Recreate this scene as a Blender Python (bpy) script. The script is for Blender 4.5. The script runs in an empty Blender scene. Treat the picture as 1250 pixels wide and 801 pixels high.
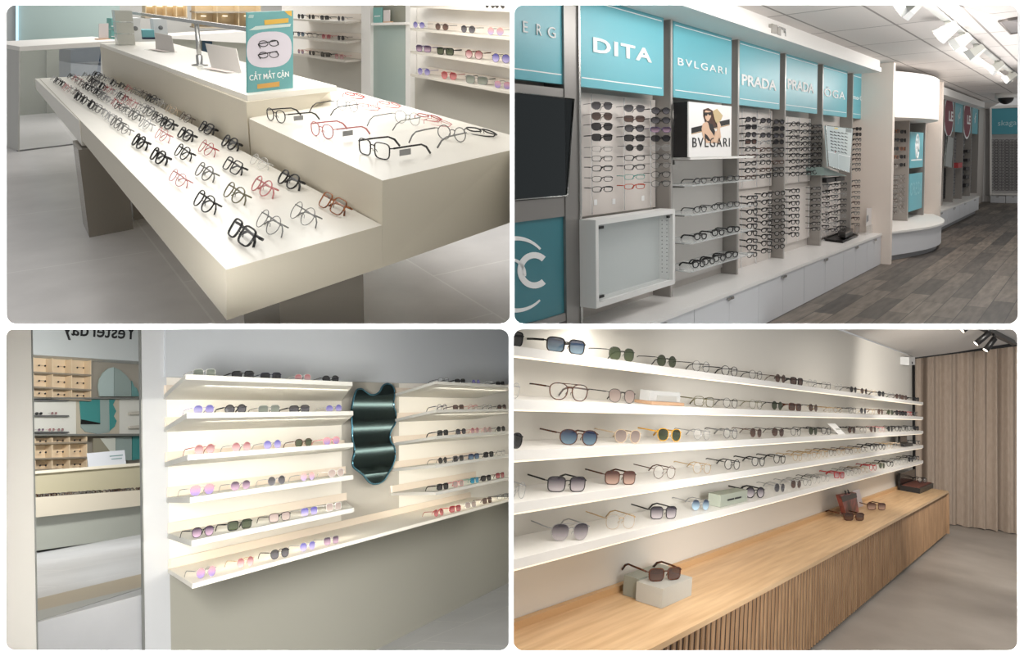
import bpy, math, random
from mathutils import Vector, Matrix
random.seed(7)
scene = bpy.context.scene
COL = scene.collection
# ------------------------------------------------------------------ camera, world, exposure
F, CX, CY, CAMZ = 900.0, 625.0, 255.0, 3.0
cam = bpy.data.objects.new('camera', bpy.data.cameras.new('camera'))
COL.objects.link(cam)
cam.location = (0, 0, CAMZ)
cam.rotation_euler = (math.pi/2, 0, 0)
cam.data.sensor_width = 36.0
cam.data.lens = 36.0*F/1250.0
cam.data.shift_y = -(400.5-CY)/1250.0
cam.data.clip_start = 0.05
scene.camera = cam
world = bpy.data.worlds.new('world'); scene.world = world
world.use_nodes = True
world.node_tree.nodes['Background'].inputs[0].default_value = (1.0, 0.99, 0.97, 1)
world.node_tree.nodes['Background'].inputs[1].default_value = 0.36
vs = scene.view_settings
vs.view_transform = 'Standard'; vs.look = 'None'; vs.exposure = 0.0; vs.gamma = 1.0
vs.use_curve_mapping = False

# ------------------------------------------------------------------ room frames
def ray(px, py): return Vector(((px-CX)/F, 1.0, (CY-py)/F))
class Room:
    """A room with its own level: x runs along its display wall, y into the wall, z up."""
    def __init__(s, far, upright, corner, dist):
        a = ray(*far); xn = (upright-CX)/F
        sl = -a.z/(a.x*xn+a.y)
        v = Vector((xn*sl, sl, 1.0)).normalized()
        a = a.normalized(); b = v.cross(a)
        s.O = ray(*corner)*dist
        s.Rt = Matrix((a, b, v))
        s.c = s.Rt @ (-s.O)
        s.M = Matrix.Translation(s.O+Vector((0, 0, CAMZ))) @ s.Rt.transposed().to_4x4()
    def P(s, px, py, x=None, y=None, z=None):
        d = s.Rt @ ray(px, py)
        i, val = (0, x) if x is not None else (1, y) if y is not None else (2, z)
        return s.c + d*((val-s.c[i])/d[i])
    def on(s, px, py, p0, n):
        d = s.Rt @ ray(px, py); n = Vector(n)
        return s.c + d*((Vector(p0)-s.c).dot(n)/d.dot(n))
ROOM_OF = {}
T = Room((-65, -30), 500, (276, 329.5), 2.2)      # tables room
W = Room((1350, 180), 820, (791.5, 394.6), 5.0)   # long optical wall
N = Room((1047, 495), 300, (235, 713), 3.4)       # glowing niches
O = Room((1314, 517), 1100, (944, 714), 3.0)      # oak sideboard room

T.walls = [('r', 624.9), ('b', 398.8)]; W.walls = [('l', 625.3), ('b', 398.8)]
N.walls = [('r', 623.8), ('t', 399.2)]; O.walls = [('l', 624.2), ('t', 399.2)]
def room_planes(room):
    out = []
    for k, v in getattr(room, 'walls', []):
        n = Vector((F, -(v-CX), 0)) if k in 'lr' else Vector((0, -(CY-v), F))
        n.normalize()
        if k in 'lb': n = -n
        out.append((room.c.copy(), room.Rt @ n))
    return out
# ------------------------------------------------------------------ lights
def area(name, room, loc, size, power, color=(1, 1, 1), aim=None, size_y=None):
    l = bpy.data.lights.new(name, 'AREA'); l.energy = power; l.color = color
    l.shape = 'RECTANGLE'; l.size = size; l.size_y = size_y or size
    o = bpy.data.objects.new(name, l); COL.objects.link(o)
    d = (Vector(aim) if aim else Vector(loc)-Vector((0, 0, 1)))-Vector(loc)
    o.matrix_world = room.M @ Matrix.Translation(Vector(loc)) @ d.to_track_quat('-Z', 'Y').to_matrix().to_4x4()
    return o
WARM = (1.0, 0.93, 0.82)
class Hall:
    M = Matrix.Translation((0, 0, CAMZ))
for zz, aim_z in ((1.05, -3), (-1.75, 3)):
    w_ = area('added_wall_washer', Hall, (0, 1.32, zz), 2.6, 24, (1, 1, 1), aim=(0, 1.62, aim_z), size_y=.1); w_.data.spread = math.radians(50)  # added unseen lamps that whiten the borders
def hang(px, py, d, size, size_y, power, color=(1, 1, 1), aim=None):
    p = Vector(((px-CX)/F*d, d, (CY-py)/F*d))
    return area('unseen_ceiling_light', Hall, p, size, power, color, aim=aim and Vector(((aim[0]-CX)/F*aim[2], aim[2], (CY-aim[1])/F*aim[2])), size_y=size_y)
hang(300, -160, 3.6, 1.8, 2.4, 33, (1, .97, .92))
hang(280, -110, 8.0, 3.0, 2.4, 90, (1, .97, .92))  # added lamp brightening the far end of the room
hang(480, -70, 4.3, 1.2, .4, 16, (1, .98, .94), aim=(500, 60, 5.0))
# added unseen lights flush under the added dividing slab, brightening the lower rooms
def flush(px, d, size, size_y, power, color=(1, 1, 1)):
    p = Vector(((px-CX)/F*d, d, (CY-399.2)/F*d-.004))
    return area('unseen_ceiling_light', Hall, p, size, power, color, aim=p+Vector((0, -(399.2-CY)/F, -1)), size_y=size_y)
flush(380, 2.5, 1.3, 1.2, 22, (1, .98, .95))
flush(960, 2.2, 1.2, .8, 11, (1, .96, .9))
flush(1225, 4.2, .8, .9, 12, (1, .95, .88))
c_ = hang(1238, 414, 4.5, .25, .25, 28, (1, .95, .88), aim=(1215, 560, 7.7)); c_.data.spread = math.radians(95)  # added unseen lamp to lighten the curtain
for pos, aim_, pw in (((-1.0, 1.2, -.45), (400, 600, 4.8), 60), ((1.02, 1.2, -.45), (1000, 620, 4.6), 14)):
    p_ = Vector(((aim_[0]-CX)/F*aim_[2], aim_[2], (CY-aim_[1])/F*aim_[2]))
    l_ = area('added_front_fill', Hall, pos, .5, pw, (1, .98, .95), aim=p_); l_.data.spread = math.radians(70)  # added unseen lamps filling the two lower rooms from the front
area('unseen_ceiling_light', W, (2.0, -1.2, 2.3), 5.0, 52, (1, .97, .93), aim=(2.4, .4, .9), size_y=.3)
area('unseen_ceiling_light', W, (8.5, -1.1, 2.3), 6.0, 82, (1, .96, .92), aim=(8.5, .4, .6), size_y=.3)
area('added_uplight', W, (5.0, -1.5, 1.75), 7.0, 30, (1, .97, .95), aim=(5.0, -1.5, 4), size_y=.4)  # added to brighten the ceiling, no such fitting on the track

# ------------------------------------------------------------------ materials
MATS = {}
def mat(name, col, rough=.5, metal=0., alpha=1., emit=0., trans=0., spec=.5, fn=None):
    if name in MATS: return MATS[name]
    m = bpy.data.materials.new(name); m.use_nodes = True
    nt = m.node_tree; b = nt.nodes['Principled BSDF']
    b.inputs['Base Color'].default_value = (*col, 1)
    b.inputs['Roughness'].default_value = rough
    b.inputs['Metallic'].default_value = metal
    b.inputs['Alpha'].default_value = alpha
    b.inputs['Transmission Weight'].default_value = trans
    b.inputs['Specular IOR Level'].default_value = spec
    if emit:
        b.inputs['Emission Color'].default_value = (*col, 1); b.inputs['Emission Strength'].default_value = emit
    if fn: fn(nt, b)
    MATS[name] = m
    return m
def srgb(r, g, b):
    f = lambda c: (c/255/12.92) if c/255 <= .04045 else ((c/255+.055)/1.055)**2.4
    return (f(r), f(g), f(b))
def nd(nt, t, **kw):
    n = nt.nodes.new(t)
    for k, v in kw.items():
        if k in n.inputs: n.inputs[k].default_value = v
        else: setattr(n, k, v)
    return n
def coords(nt, scale=(1, 1, 1), rot=(0, 0, 0), loc=(0, 0, 0)):
    tc = nd(nt, 'ShaderNodeTexCoord'); mp = nd(nt, 'ShaderNodeMapping')
    mp.inputs['Scale'].default_value = scale; mp.inputs['Rotation'].default_value = rot; mp.inputs['Location'].default_value = loc
    nt.links.new(tc.outputs['Object'], mp.inputs['Vector'])
    return mp.outputs['Vector']
def noise_mix(c1, c2, sc=3., detail=6., scale=(1, 1, 1), lo=.35, hi=.65, bump=0.):
    def fn(nt, b):
        v = coords(nt, scale)
        n = nd(nt, 'ShaderNodeTexNoise', Scale=sc, Detail=detail)
        nt.links.new(v, n.inputs['Vector'])
        r = nd(nt, 'ShaderNodeValToRGB')
        r.color_ramp.elements[0].position = lo; r.color_ramp.elements[0].color = (*c1, 1)
        r.color_ramp.elements[1].position = hi; r.color_ramp.elements[1].color = (*c2, 1)
        nt.links.new(n.outputs[0], r.inputs[0]); nt.links.new(r.outputs[0], b.inputs['Base Color'])
        if bump:
            bp = nd(nt, 'ShaderNodeBump', Strength=bump, Distance=.01)
            nt.links.new(n.outputs[0], bp.inputs['Height']); nt.links.new(bp.outputs[0], b.inputs['Normal'])
    return fn
def bricks(c1, c2, cm, bw, rh, mortar, sc=1., rot=0., loc=(0, 0, 0), noise=None, offset=.5, axes=None):
    def fn(nt, b):
        v = coords(nt, (1, 1, 1), (axes or (0, 0, rot)), loc)
        t = nd(nt, 'ShaderNodeTexBrick', Scale=sc)
        t.offset = offset
        t.inputs['Brick Width'].default_value = bw; t.inputs['Row Height'].default_value = rh
        t.inputs['Mortar Size'].default_value = mortar; t.inputs['Mortar Smooth'].default_value = .2
        t.inputs['Color1'].default_value = (*c1, 1); t.inputs['Color2'].default_value = (*c2, 1); t.inputs['Mortar'].default_value = (*cm, 1)
        nt.links.new(v, t.inputs['Vector'])
        out = t.outputs['Color']
        if noise:
            n = nd(nt, 'ShaderNodeTexNoise', Scale=noise[0], Detail=7.)
            mp = nd(nt, 'ShaderNodeMapping'); mp.inputs['Scale'].default_value = noise[3]
            nt.links.new(v, mp.inputs['Vector']); nt.links.new(mp.outputs[0], n.inputs['Vector'])
            r = nd(nt, 'ShaderNodeValToRGB')
            r.color_ramp.elements[0].position = .3; r.color_ramp.elements[0].color = (noise[1],)*3+(1,)
            r.color_ramp.elements[1].position = .7; r.color_ramp.elements[1].color = (noise[2],)*3+(1,)
            nt.links.new(n.outputs[0], r.inputs[0])
            mx = nd(nt, 'ShaderNodeMixRGB', blend_type='MULTIPLY'); mx.inputs[0].default_value = 1.
            nt.links.new(out, mx.inputs[1]); nt.links.new(r.outputs[0], mx.inputs[2])
            out = mx.outputs[0]
        nt.links.new(out, b.inputs['Base Color'])
    return fn
def white(n='white_paint', c=(236, 234, 230), rough=.5): return mat(n, srgb(*c), rough)
WHITE = white()
CREAM = mat('cream_laminate', srgb(226, 220, 204), .35)
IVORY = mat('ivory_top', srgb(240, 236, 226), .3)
TEAL = mat('teal_print', srgb(96, 178, 192), .35)
TEALD = mat('deep_teal_print', srgb(62, 128, 140), .3)
GREYMET = mat('brushed_grey_metal', srgb(150, 147, 144), .35, .55)
STEEL = mat('steel', srgb(190, 190, 188), .25, .9)
DARK = mat('black_plastic', srgb(20, 19, 20), .4)
LETTER = mat('white_lettering', srgb(250, 250, 250), .5)
ACRYL = mat('clear_acrylic', (.95, .97, .97), .08, alpha=.22)
GLASSC = mat('clear_glass', (.9, .95, .95), .03, alpha=.16)
MIRROR = mat('mirror_glass', (.82, .86, .86), .02, 1.)
DARKREFL = mat('dark_reflection_glass', (.03, .05, .05), .12, 1.)  # mirror glass darkened for the dark room it would reflect

# ------------------------------------------------------------------ mesh building
class MB:
    keep = False
    def __init__(s): s.v = []; s.f = []; s.mi = []; s.sm = []
    def face(s, d):
        """Turn every face of an open sheet towards d and keep it so."""
        d = Vector(d); s.keep = True
        for f in s.f:
            n = sum(((s.v[f[i]]-s.v[f[0]]).cross(s.v[f[(i+1) % len(f)]]-s.v[f[0]]) for i in range(1, len(f))), Vector())
            if n.dot(d) < 0: f.reverse()
        return s
    def add(s, vs_, fs, mi=0, smooth=False):
        k = len(s.v); s.v += [Vector(p) for p in vs_]
        for f in fs: s.f.append([i+k for i in f]); s.mi.append(mi); s.sm.append(smooth)
        return s
    def box(s, lo, hi, mi=0):
        x0, y0, z0 = lo; x1, y1, z1 = hi
        return s.hexa([(x0, y0, z0), (x1, y0, z0), (x1, y1, z0), (x0, y1, z0)], [(x0, y0, z1), (x1, y0, z1), (x1, y1, z1), (x0, y1, z1)], mi)
    def hexa(s, bot, top, mi=0):
        n = len(bot)
        return s.add(list(bot)+list(top), [list(range(n))[::-1], list(range(n, 2*n))]+[[i, (i+1) % n, n+(i+1) % n, n+i] for i in range(n)], mi)
    def prism(s, pts, vec, mi=0, smooth=False):
        vec = Vector(vec); n = len(pts)
        p0 = [Vector(p) for p in pts]; p1 = [p+vec for p in p0]
        s.add(p0+p1, [list(range(n))[::-1], list(range(n, 2*n))], mi)
        s.add(p0+p1, [[i, (i+1) % n, n+(i+1) % n, n+i] for i in range(n)], mi, smooth)
        return s
    def tube(s, path, r, seg=8, closed=False, mi=0, rz=None, up=(0, 0, 1)):
        path = [Vector(p) for p in path]; n = len(path); rings = []
        up = Vector(up)
        for i, p in enumerate(path):
            if closed: t = path[(i+1) % n]-path[i-1]
            else: t = path[min(i+1, n-1)]-path[max(i-1, 0)]
            t.normalize()
            u = up if abs(t.dot(up)) < .98 else Vector((1, 0, 0))
            q = t.cross(u).normalized(); w = q.cross(t).normalized()
            rr = r[i] if isinstance(r, (list, tuple)) else r
            rings.append([p+q*rr*math.cos(2*math.pi*k/seg)+w*(rz or 1)*rr*math.sin(2*math.pi*k/seg) for k in range(seg)])
        vs_ = [p for rg in rings for p in rg]; fs = []
        for i in range(n if closed else n-1):
            j = (i+1) % n
            for k in range(seg):
                fs.append([i*seg+k, i*seg+(k+1) % seg, j*seg+(k+1) % seg, j*seg+k])
        if not closed: fs += [list(range(seg))[::-1], [(n-1)*seg+k for k in range(seg)]]
        return s.add(vs_, fs, mi, True)
    def lathe(s, c, prof, seg=20, mi=0, axis=(0, 0, 1)):
        ax = Vector(axis).normalized(); q = ax.orthogonal().normalized(); w = ax.cross(q); c = Vector(c)
        vs_ = [c+ax*h+(q*math.cos(2*math.pi*k/seg)+w*math.sin(2*math.pi*k/seg))*r for r, h in prof for k in range(seg)]
        m = len(prof)
        fs = [[i*seg+k, i*seg+(k+1) % seg, (i+1)*seg+(k+1) % seg, (i+1)*seg+k] for i in range(m-1) for k in range(seg)]
        fs += [list(range(seg))[::-1], [(m-1)*seg+k for k in range(seg)]]
        return s.add(vs_, fs, mi, True)
    def cut(s, room):
        """End the shape at the room's dividing walls."""
        import bmesh
        for co, no in room_planes(room):
            d = [(v-co).dot(no) for v in s.v]
            if not d or max(d) <= 1e-6: continue
            me = bpy.data.meshes.new('c'); me.from_pydata([tuple(v) for v in s.v], [], s.f)
            for p, i, q in zip(me.polygons, s.mi, s.sm): p.material_index = i; p.use_smooth = q
            bm = bmesh.new(); bm.from_mesh(me)
            r = bmesh.ops.bisect_plane(bm, geom=bm.verts[:]+bm.edges[:]+bm.faces[:], plane_co=co, plane_no=no, clear_outer=True)
            ed = [e for e in r['geom_cut'] if isinstance(e, bmesh.types.BMEdge)]
            if ed: bmesh.ops.edgenet_fill(bm, edges=ed)
            bm.verts.ensure_lookup_table(); bm.verts.index_update()
            s.v = [v.co.copy() for v in bm.verts]; s.f = [[v.index for v in f.verts] for f in bm.faces]
            s.mi = [f.material_index for f in bm.faces]; s.sm = [f.smooth for f in bm.faces]
            bm.free(); bpy.data.meshes.remove(me)
        return s
    def mesh(s, name, mats, base=(0, 0, 0)):
        me = bpy.data.meshes.new(name); b = Vector(base)
        me.from_pydata([tuple(v-b) for v in s.v], [], s.f)
        for m in (mats if isinstance(mats, (list, tuple)) else [mats]): me.materials.append(m)
        for p, i, q in zip(me.polygons, s.mi, s.sm): p.material_index = i; p.use_smooth = q
        import bmesh
        if not s.keep:
            bm = bmesh.new(); bm.from_mesh(me); bmesh.ops.recalc_face_normals(bm, faces=bm.faces); bm.to_mesh(me); bm.free()
        me.update()
        return me
def tag(o, label=None, cat=None, group=None, kind=None):
    if label: o['label'] = label
    if cat: o['category'] = cat
    if group: o['group'] = group
    if kind: o['kind'] = kind
    return o
def single(name, mb, mats, room, label=None, cat=None, group=None, kind=None, base=None):
    mb.cut(room)
    if base is None:
        base = (Vector((min(v.x for v in mb.v), min(v.y for v in mb.v), min(v.z for v in mb.v)))
                + Vector((max(v.x for v in mb.v), max(v.y for v in mb.v), min(v.z for v in mb.v))))/2 if kind != 'structure' else Vector()
    o = bpy.data.objects.new(name, mb.mesh(name, mats, base)); COL.objects.link(o)
    o.matrix_world = room.M @ Matrix.Translation(Vector(base))
    o['base'] = tuple(base)
    return tag(o, label, cat, group, kind)
def thing(name, label, cat, room, base, group=None, rot=None):
    o = bpy.data.objects.new(name, None); COL.objects.link(o); o.empty_display_size = .05
    o.matrix_world = room.M @ Matrix.Translation(Vector(base)) @ (rot or Matrix.Identity(4))
    o['base'] = tuple(base); ROOM_OF[o.name] = room
    return tag(o, label, cat, group)
def part(parent, name, mb, mats, label=None, kind=None):
    room = ROOM_OF[parent.name]; mb.cut(room)
    o = bpy.data.objects.new(name, mb.mesh(name, mats, tuple(parent['base']))); COL.objects.link(o)
    o.parent = parent; o['base'] = tuple(parent['base']); ROOM_OF[o.name] = room
    return tag(o, label, None, None, kind)
def text_mb(string, left, right, up=(0, 0, 1), thick=.002, bold=0., height=None, spacing=1., mirror=False, face=None):
    """Raised lettering running from left to right (points in the room), standing on that line."""
    c = bpy.data.curves.new('t', 'FONT'); c.body = string; c.extrude = .01; c.offset = bold; c.space_character = spacing; c.resolution_u = 3
    o = bpy.data.objects.new('t', c); COL.objects.link(o)
    dg = bpy.context.evaluated_depsgraph_get(); dg.update()
    me = bpy.data.meshes.new_from_object(o.evaluated_get(dg))
    vsx = [v.co.copy() for v in me.vertices]; fs = [list(p.vertices) for p in me.polygons]
    bpy.data.objects.remove(o); bpy.data.curves.remove(c); bpy.data.meshes.remove(me)
    mb = MB()
    if not vsx: return mb
    x0 = min(v.x for v in vsx); x1 = max(v.x for v in vsx); y1 = max(v.y for v in vsx); y0 = min(v.y for v in vsx)
    left, right, up = Vector(left), Vector(right), Vector(up).normalized()
    ax = (right-left); L = ax.length; sx = L/(x1-x0); sy = height/(y1 if y1 > 0 else 1) if height else sx
    n = ax.normalized().cross(up)
    pts = []
    for v in vsx:
        t = (v.x-x0)/(x1-x0)
        if mirror: t = 1-t
        pts.append(left+ax*t+up*(v.y*sy)+n*thick*(.5+.5*v.z/.01))
    mb.add(pts, [f[::-1] for f in fs] if mirror else fs); mb.keep = True
    return mb
ORD = ['zeroth', 'first', 'second', 'third', 'fourth', 'fifth', 'sixth', 'seventh', 'eighth', 'ninth', 'tenth', 'eleventh', 'twelfth',
       'thirteenth', 'fourteenth', 'fifteenth', 'sixteenth', 'seventeenth', 'eighteenth', 'nineteenth', 'twentieth', 'twenty-first', 'twenty-second',
       'twenty-third', 'twenty-fourth', 'twenty-fifth']

# ------------------------------------------------------------------ eyewear
FRAME = {
    'black': (16, 15, 17), 'grey': (120, 120, 118), 'olive': (110, 106, 80), 'pink': (205, 130, 130), 'red': (170, 40, 45), 'amber': (168, 96, 40),
    'tortoise': (92, 48, 26), 'gold': (200, 168, 120), 'silver': (168, 168, 170), 'clear': (222, 220, 214), 'navy': (28, 32, 60), 'brown': (70, 45, 32),
    'yellow': (226, 170, 60), 'teal': (50, 150, 140), 'orange': (190, 70, 35), 'beige': (222, 200, 172), 'purple': (70, 50, 100), 'lilac': (170, 160, 205)}
LENS = {  # top colour, bottom colour, opacity
    'clear': None,
    'black': ((18, 18, 22), (30, 30, 36)), 'grey': ((46, 44, 50), (92, 90, 96)), 'smoke': ((60, 52, 66), (205, 195, 198)),
    'green': ((44, 54, 34), (64, 74, 48)), 'brown': ((74, 50, 44), (96, 70, 60)), 'amberfade': ((100, 62, 56), (214, 178, 160)),
    'blue': ((30, 48, 84), (110, 140, 160)), 'violet': ((88, 84, 160), (176, 166, 210)), 'plum': ((60, 40, 66), (180, 150, 170)),
    'rose': ((150, 84, 88), (206, 176, 176)), 'pink': ((206, 150, 156), (150, 130, 186)), 'peach': ((214, 160, 150), (176, 160, 196)), 'taupe': ((160, 142, 136), (178, 162, 154)),
    'red': ((140, 40, 50), (196, 120, 120)), 'sage': ((100, 108, 98), (140, 146, 134)), 'sky': ((40, 60, 90), (190, 220, 240)), 'teal': ((30, 110, 150), (60, 150, 180))}
def frame_mat(c):
    if c in ('gold', 'silver'): return mat('frame_'+c, srgb(*FRAME[c]), .3, .7)
    if c == 'tortoise' or c == 'amber':
        a = srgb(*FRAME[c]); d = (a[0]*.25, a[1]*.2, a[2]*.2)
        return mat('frame_'+c, a, .25, fn=noise_mix(d, a, 90., 3., lo=.4, hi=.55))
    if c == 'clear': return mat('frame_clear', srgb(*FRAME[c]), .15, alpha=.55)
    return mat('frame_'+c, srgb(*FRAME[c]), .25)
def lens_mat(l):
    if LENS[l] is None: return mat('lens_clear', (.93, .95, .96), .03, alpha=.09)
    t, b_ = LENS[l]
    t, b_ = [c*.86 for c in t], [c*.9 for c in b_]
    def fn(nt, b):
        tc = nd(nt, 'ShaderNodeTexCoord'); sp = nd(nt, 'ShaderNodeSeparateXYZ'); nt.links.new(tc.outputs['Generated'], sp.inputs[0])
        r = nd(nt, 'ShaderNodeValToRGB')
        r.color_ramp.elements[0].position = .15; r.color_ramp.elements[0].color = (*srgb(*b_), 1)
        r.color_ramp.elements[1].position = .85; r.color_ramp.elements[1].color = (*srgb(*t), 1)
        nt.links.new(sp.outputs['Z'], r.inputs[0]); nt.links.new(r.outputs[0], b.inputs['Base Color'])
    return mat('lens_tint_'+l, srgb(*t), .06, alpha=.93, fn=fn)
SHAPES = {  # half width, half height, superellipse power, top weight (wider top), brow flat
    'round': (.0235, .0225, 2.0, 0.), 'panto': (.0245, .0215, 2.3, .12), 'square': (.0265, .0205, 3.6, .08), 'rectangular': (.0262, .0165, 3.4, .06),
    'aviator': (.0275, .0235, 2.4, .22), 'oval': (.0255, .0185, 2.1, .03), 'cat-eye': (.0262, .0185, 2.6, .2), 'hexagonal': (.025, .0225, 2.6, .05)}
def outline(shape, n, k=1.):
    hw, hh, p, tw = SHAPES[shape]; pts = []
    for i in range(n):
        a = 2*math.pi*i/n; c, s_ = math.cos(a), math.sin(a)
        x = math.copysign(abs(c)**(2/p), c)*hw; z = math.copysign(abs(s_)**(2/p), s_)*hh
        x *= 1+tw*(z/hh)*.6
        if shape == 'cat-eye' and z > 0 and x > 0: z *= 1+.18*x/hw
        pts.append((x*k, z*k))
    return pts
PROTO = {}
def curve_y(x): return 1.3*x*x         # the front wraps a little around the face
def proto(shape, col, lens, rim, folded, lod):
    key = (shape, col, lens, rim, folded, lod)
    if key in PROTO: return PROTO[key]
    hw, hh, p, tw = SHAPES[shape]
    n = 28 if lod == 0 else 16 if lod == 1 else 10
    seg = 6 if lod == 0 else 5 if lod == 1 else 4
    r = {'heavy': .0034, 'thick': .0022, 'mid': .0016, 'thin': .0009, 'none': .0005}[rim]
    if lod == 1: r *= 1.15
    off = hw+.0085; zc = hh+.001
    fm, lm = frame_mat(col), lens_mat(lens)
    front, tl, tr = MB(), MB(), MB()
    lens_mbs = []
    for sgn in (-1, 1):
        pts = outline(shape, n)
        path = [(sgn*(off+x), curve_y(off+x), zc+z) for x, z in pts]
        front.tube(path, r, seg, closed=True, up=(0, 1, 0), rz=1.25)
        lb = MB()
        inner = outline(shape, n, .96)
        c0 = [(sgn*(off+x), curve_y(off+x)-.0006, zc+z) for x, z in inner]
        lb.add(c0+[(sgn*off, curve_y(off)-.0016, zc)], [[i, (i+1) % n, n] for i in range(n)], 0, True)
        lens_mbs.append(lb.face((0, -1, 0)))
        # end piece and nose pad
        ex = off+hw*(1+tw*.25)
        front.tube([(sgn*(ex-.002), curve_y(ex), zc+hh*.45), (sgn*(ex+.005), curve_y(ex)+.002, zc+hh*.5), (sgn*(ex+.0065), curve_y(ex)+.008, zc+hh*.5)], max(r, .0013), seg)
        if lod == 0:
            front.tube([(sgn*.0085, 0., zc+.001), (sgn*.0075, .006, zc-.002), (sgn*.0085, .008, zc-.008)], max(r*.6, .0008), seg)
    bz = zc+hh*.42
    front.tube([(-.0105, curve_y(.01), bz-.002), (-.005, -.0005, bz+.002), (.005, -.0005, bz+.002), (.0105, curve_y(.01), bz-.002)], max(r, .0012), seg)
    if shape == 'aviator':
        front.tube([(-off, curve_y(off), zc+hh), (off, curve_y(off), zc+hh)], max(r*.8, .0009), seg)
    if rim == 'none': pass
    tr_r = max(.0011, r*.95)
    ex = off+hw*(1+tw*.25)+.0065; ey = curve_y(ex)+.006; ez = zc+hh*.5
    for sgn, m in ((-1, tl), (1, tr)):
        if folded:
            yb = ey+(.004 if sgn < 0 else .010)
            path = [(sgn*ex, ey, ez), (sgn*(ex-.006), yb+.003, ez), (sgn*(ex-.045), yb+.006, ez-.001), (sgn*(ex-.095), yb+.006, ez-.004), (sgn*(ex-.112), yb+.005, ez-.014), (sgn*(ex-.122), yb+.004, ez-.026)]
        else:
            path = [(sgn*ex, ey, ez), (sgn*(ex+.001), ey+.05, ez), (sgn*(ex-.001), ey+.095, ez-.001), (sgn*(ex-.004), ey+.115, ez-.010), (sgn*(ex-.006), ey+.132, ez-.030)]
        m.tube(path, [tr_r]*(len(path)-2)+[tr_r*1.25]*2, seg, rz=1.7)
    for m in [front, tl, tr]+lens_mbs: pass
    if lod < 2:
        res = dict(front=front.mesh('front_frame', fm), temples=[tl.mesh('temple', fm), tr.mesh('temple', fm)], lenses=[b.mesh('lens', lm) for b in lens_mbs])
    else:
        al = MB()
        for m in (front, tl, tr):
            for f in m.f: al.f.append([i+len(al.v) for i in f]); al.mi.append(0); al.sm.append(True)
            al.v += m.v
        for m in lens_mbs:
            for f in m.f: al.f.append([i+len(al.v) for i in f]); al.mi.append(1); al.sm.append(True)
            al.v += m.v
        al.keep = True
        res = dict(all=al.mesh('eyewear', [fm, lm]))
    PROTO[key] = res
    return res
LENSWORD = {'black': 'black', 'grey': 'grey', 'smoke': 'fading grey', 'green': 'green', 'brown': 'brown', 'amberfade': 'fading brown', 'blue': 'blue', 'violet': 'violet',
            'plum': 'plum', 'rose': 'rose', 'pink': 'pink', 'peach': 'peach', 'taupe': 'taupe', 'red': 'red', 'sage': 'sage', 'sky': 'pale blue', 'teal': 'teal'}
def style(s):
    """'black square thick / green' -> parts"""
    a, _, l = s.partition('/')
    c, sh, rim = a.split()
    return c, sh, rim, (l.strip() or 'clear')
def to_px(room, p):
    w_ = room.M @ Vector(p); return CX+F*w_.x/w_.y
def fit(room, loc, rz, wpx, lo=.85, hi=1.08):
    e = Vector((math.cos(rz), math.sin(rz), 0)); loc = Vector(loc)
    k = (to_px(room, loc+e*.05)-to_px(room, loc-e*.05))/.1
    need = abs(wpx/k)/.136
    sc = min(hi, max(lo, need)); return dict(scale=sc, sx=min(1.5, max(.55, need/sc)))
def cut_mesh(room, me, m_local):
    """The mesh, ended at the dividing wall when it reaches past it."""
    pts = [m_local @ v.co for v in me.vertices]
    if not any((p-co).dot(no) > 1e-4 for co, no in room_planes(room) for p in pts): return me
    mb = MB(); mb.add(pts, [list(p.vertices) for p in me.polygons], 0, True); mb.mi = [p.material_index for p in me.polygons]
    mb.keep = True; mb.cut(room)
    if not mb.v: return None
    inv = m_local.inverted(); mb.v = [inv @ v for v in mb.v]
    return mb.mesh(me.name, list(me.materials))
def eyewear(room, loc, st, where, group, rz=0., tilt=0., scale=1., folded=False, lod=0, lensword=True, roll=0., sx=1.):
    c, sh, rim, l = style(st)
    sun = l != 'clear'
    name = 'sunglasses' if sun else 'eyeglasses'
    pr = proto(sh, c, l, rim, folded, lod)
    ml = Matrix.Translation(Vector(loc)) @ Matrix.Rotation(rz, 4, 'Z') @ Matrix.Rotation(tilt, 4, 'X') @ Matrix.Rotation(roll, 4, 'Y') @ Matrix.Diagonal((scale*sx, scale, scale, 1))
    m = room.M @ ml
    words = ('%s %s %s' % (c if c != 'clear' else 'transparent', sh, name))
    lab = words+', '+where
    if sun and lensword and len(lab.split()) <= 13: lab = words+' with '+LENSWORD[l]+' lenses, '+where
    if lod == 2:
        o = bpy.data.objects.new(name, cut_mesh(room, pr['all'], ml)); COL.objects.link(o); o.matrix_world = m
        return tag(o, lab, name, group)
    o = bpy.data.objects.new(name, None); COL.objects.link(o); o.empty_display_size = .02
    o.matrix_world = m; tag(o, lab, name, group)
    for nm, me in [('front_frame', pr['front'])]+[('lens', x) for x in pr['lenses']]+[('temple', x) for x in pr['temples']]:
        me = cut_mesh(room, me, ml)
        if me is None: continue
        ch = bpy.data.objects.new(nm, me); COL.objects.link(ch); ch.parent = o
    return o

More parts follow.
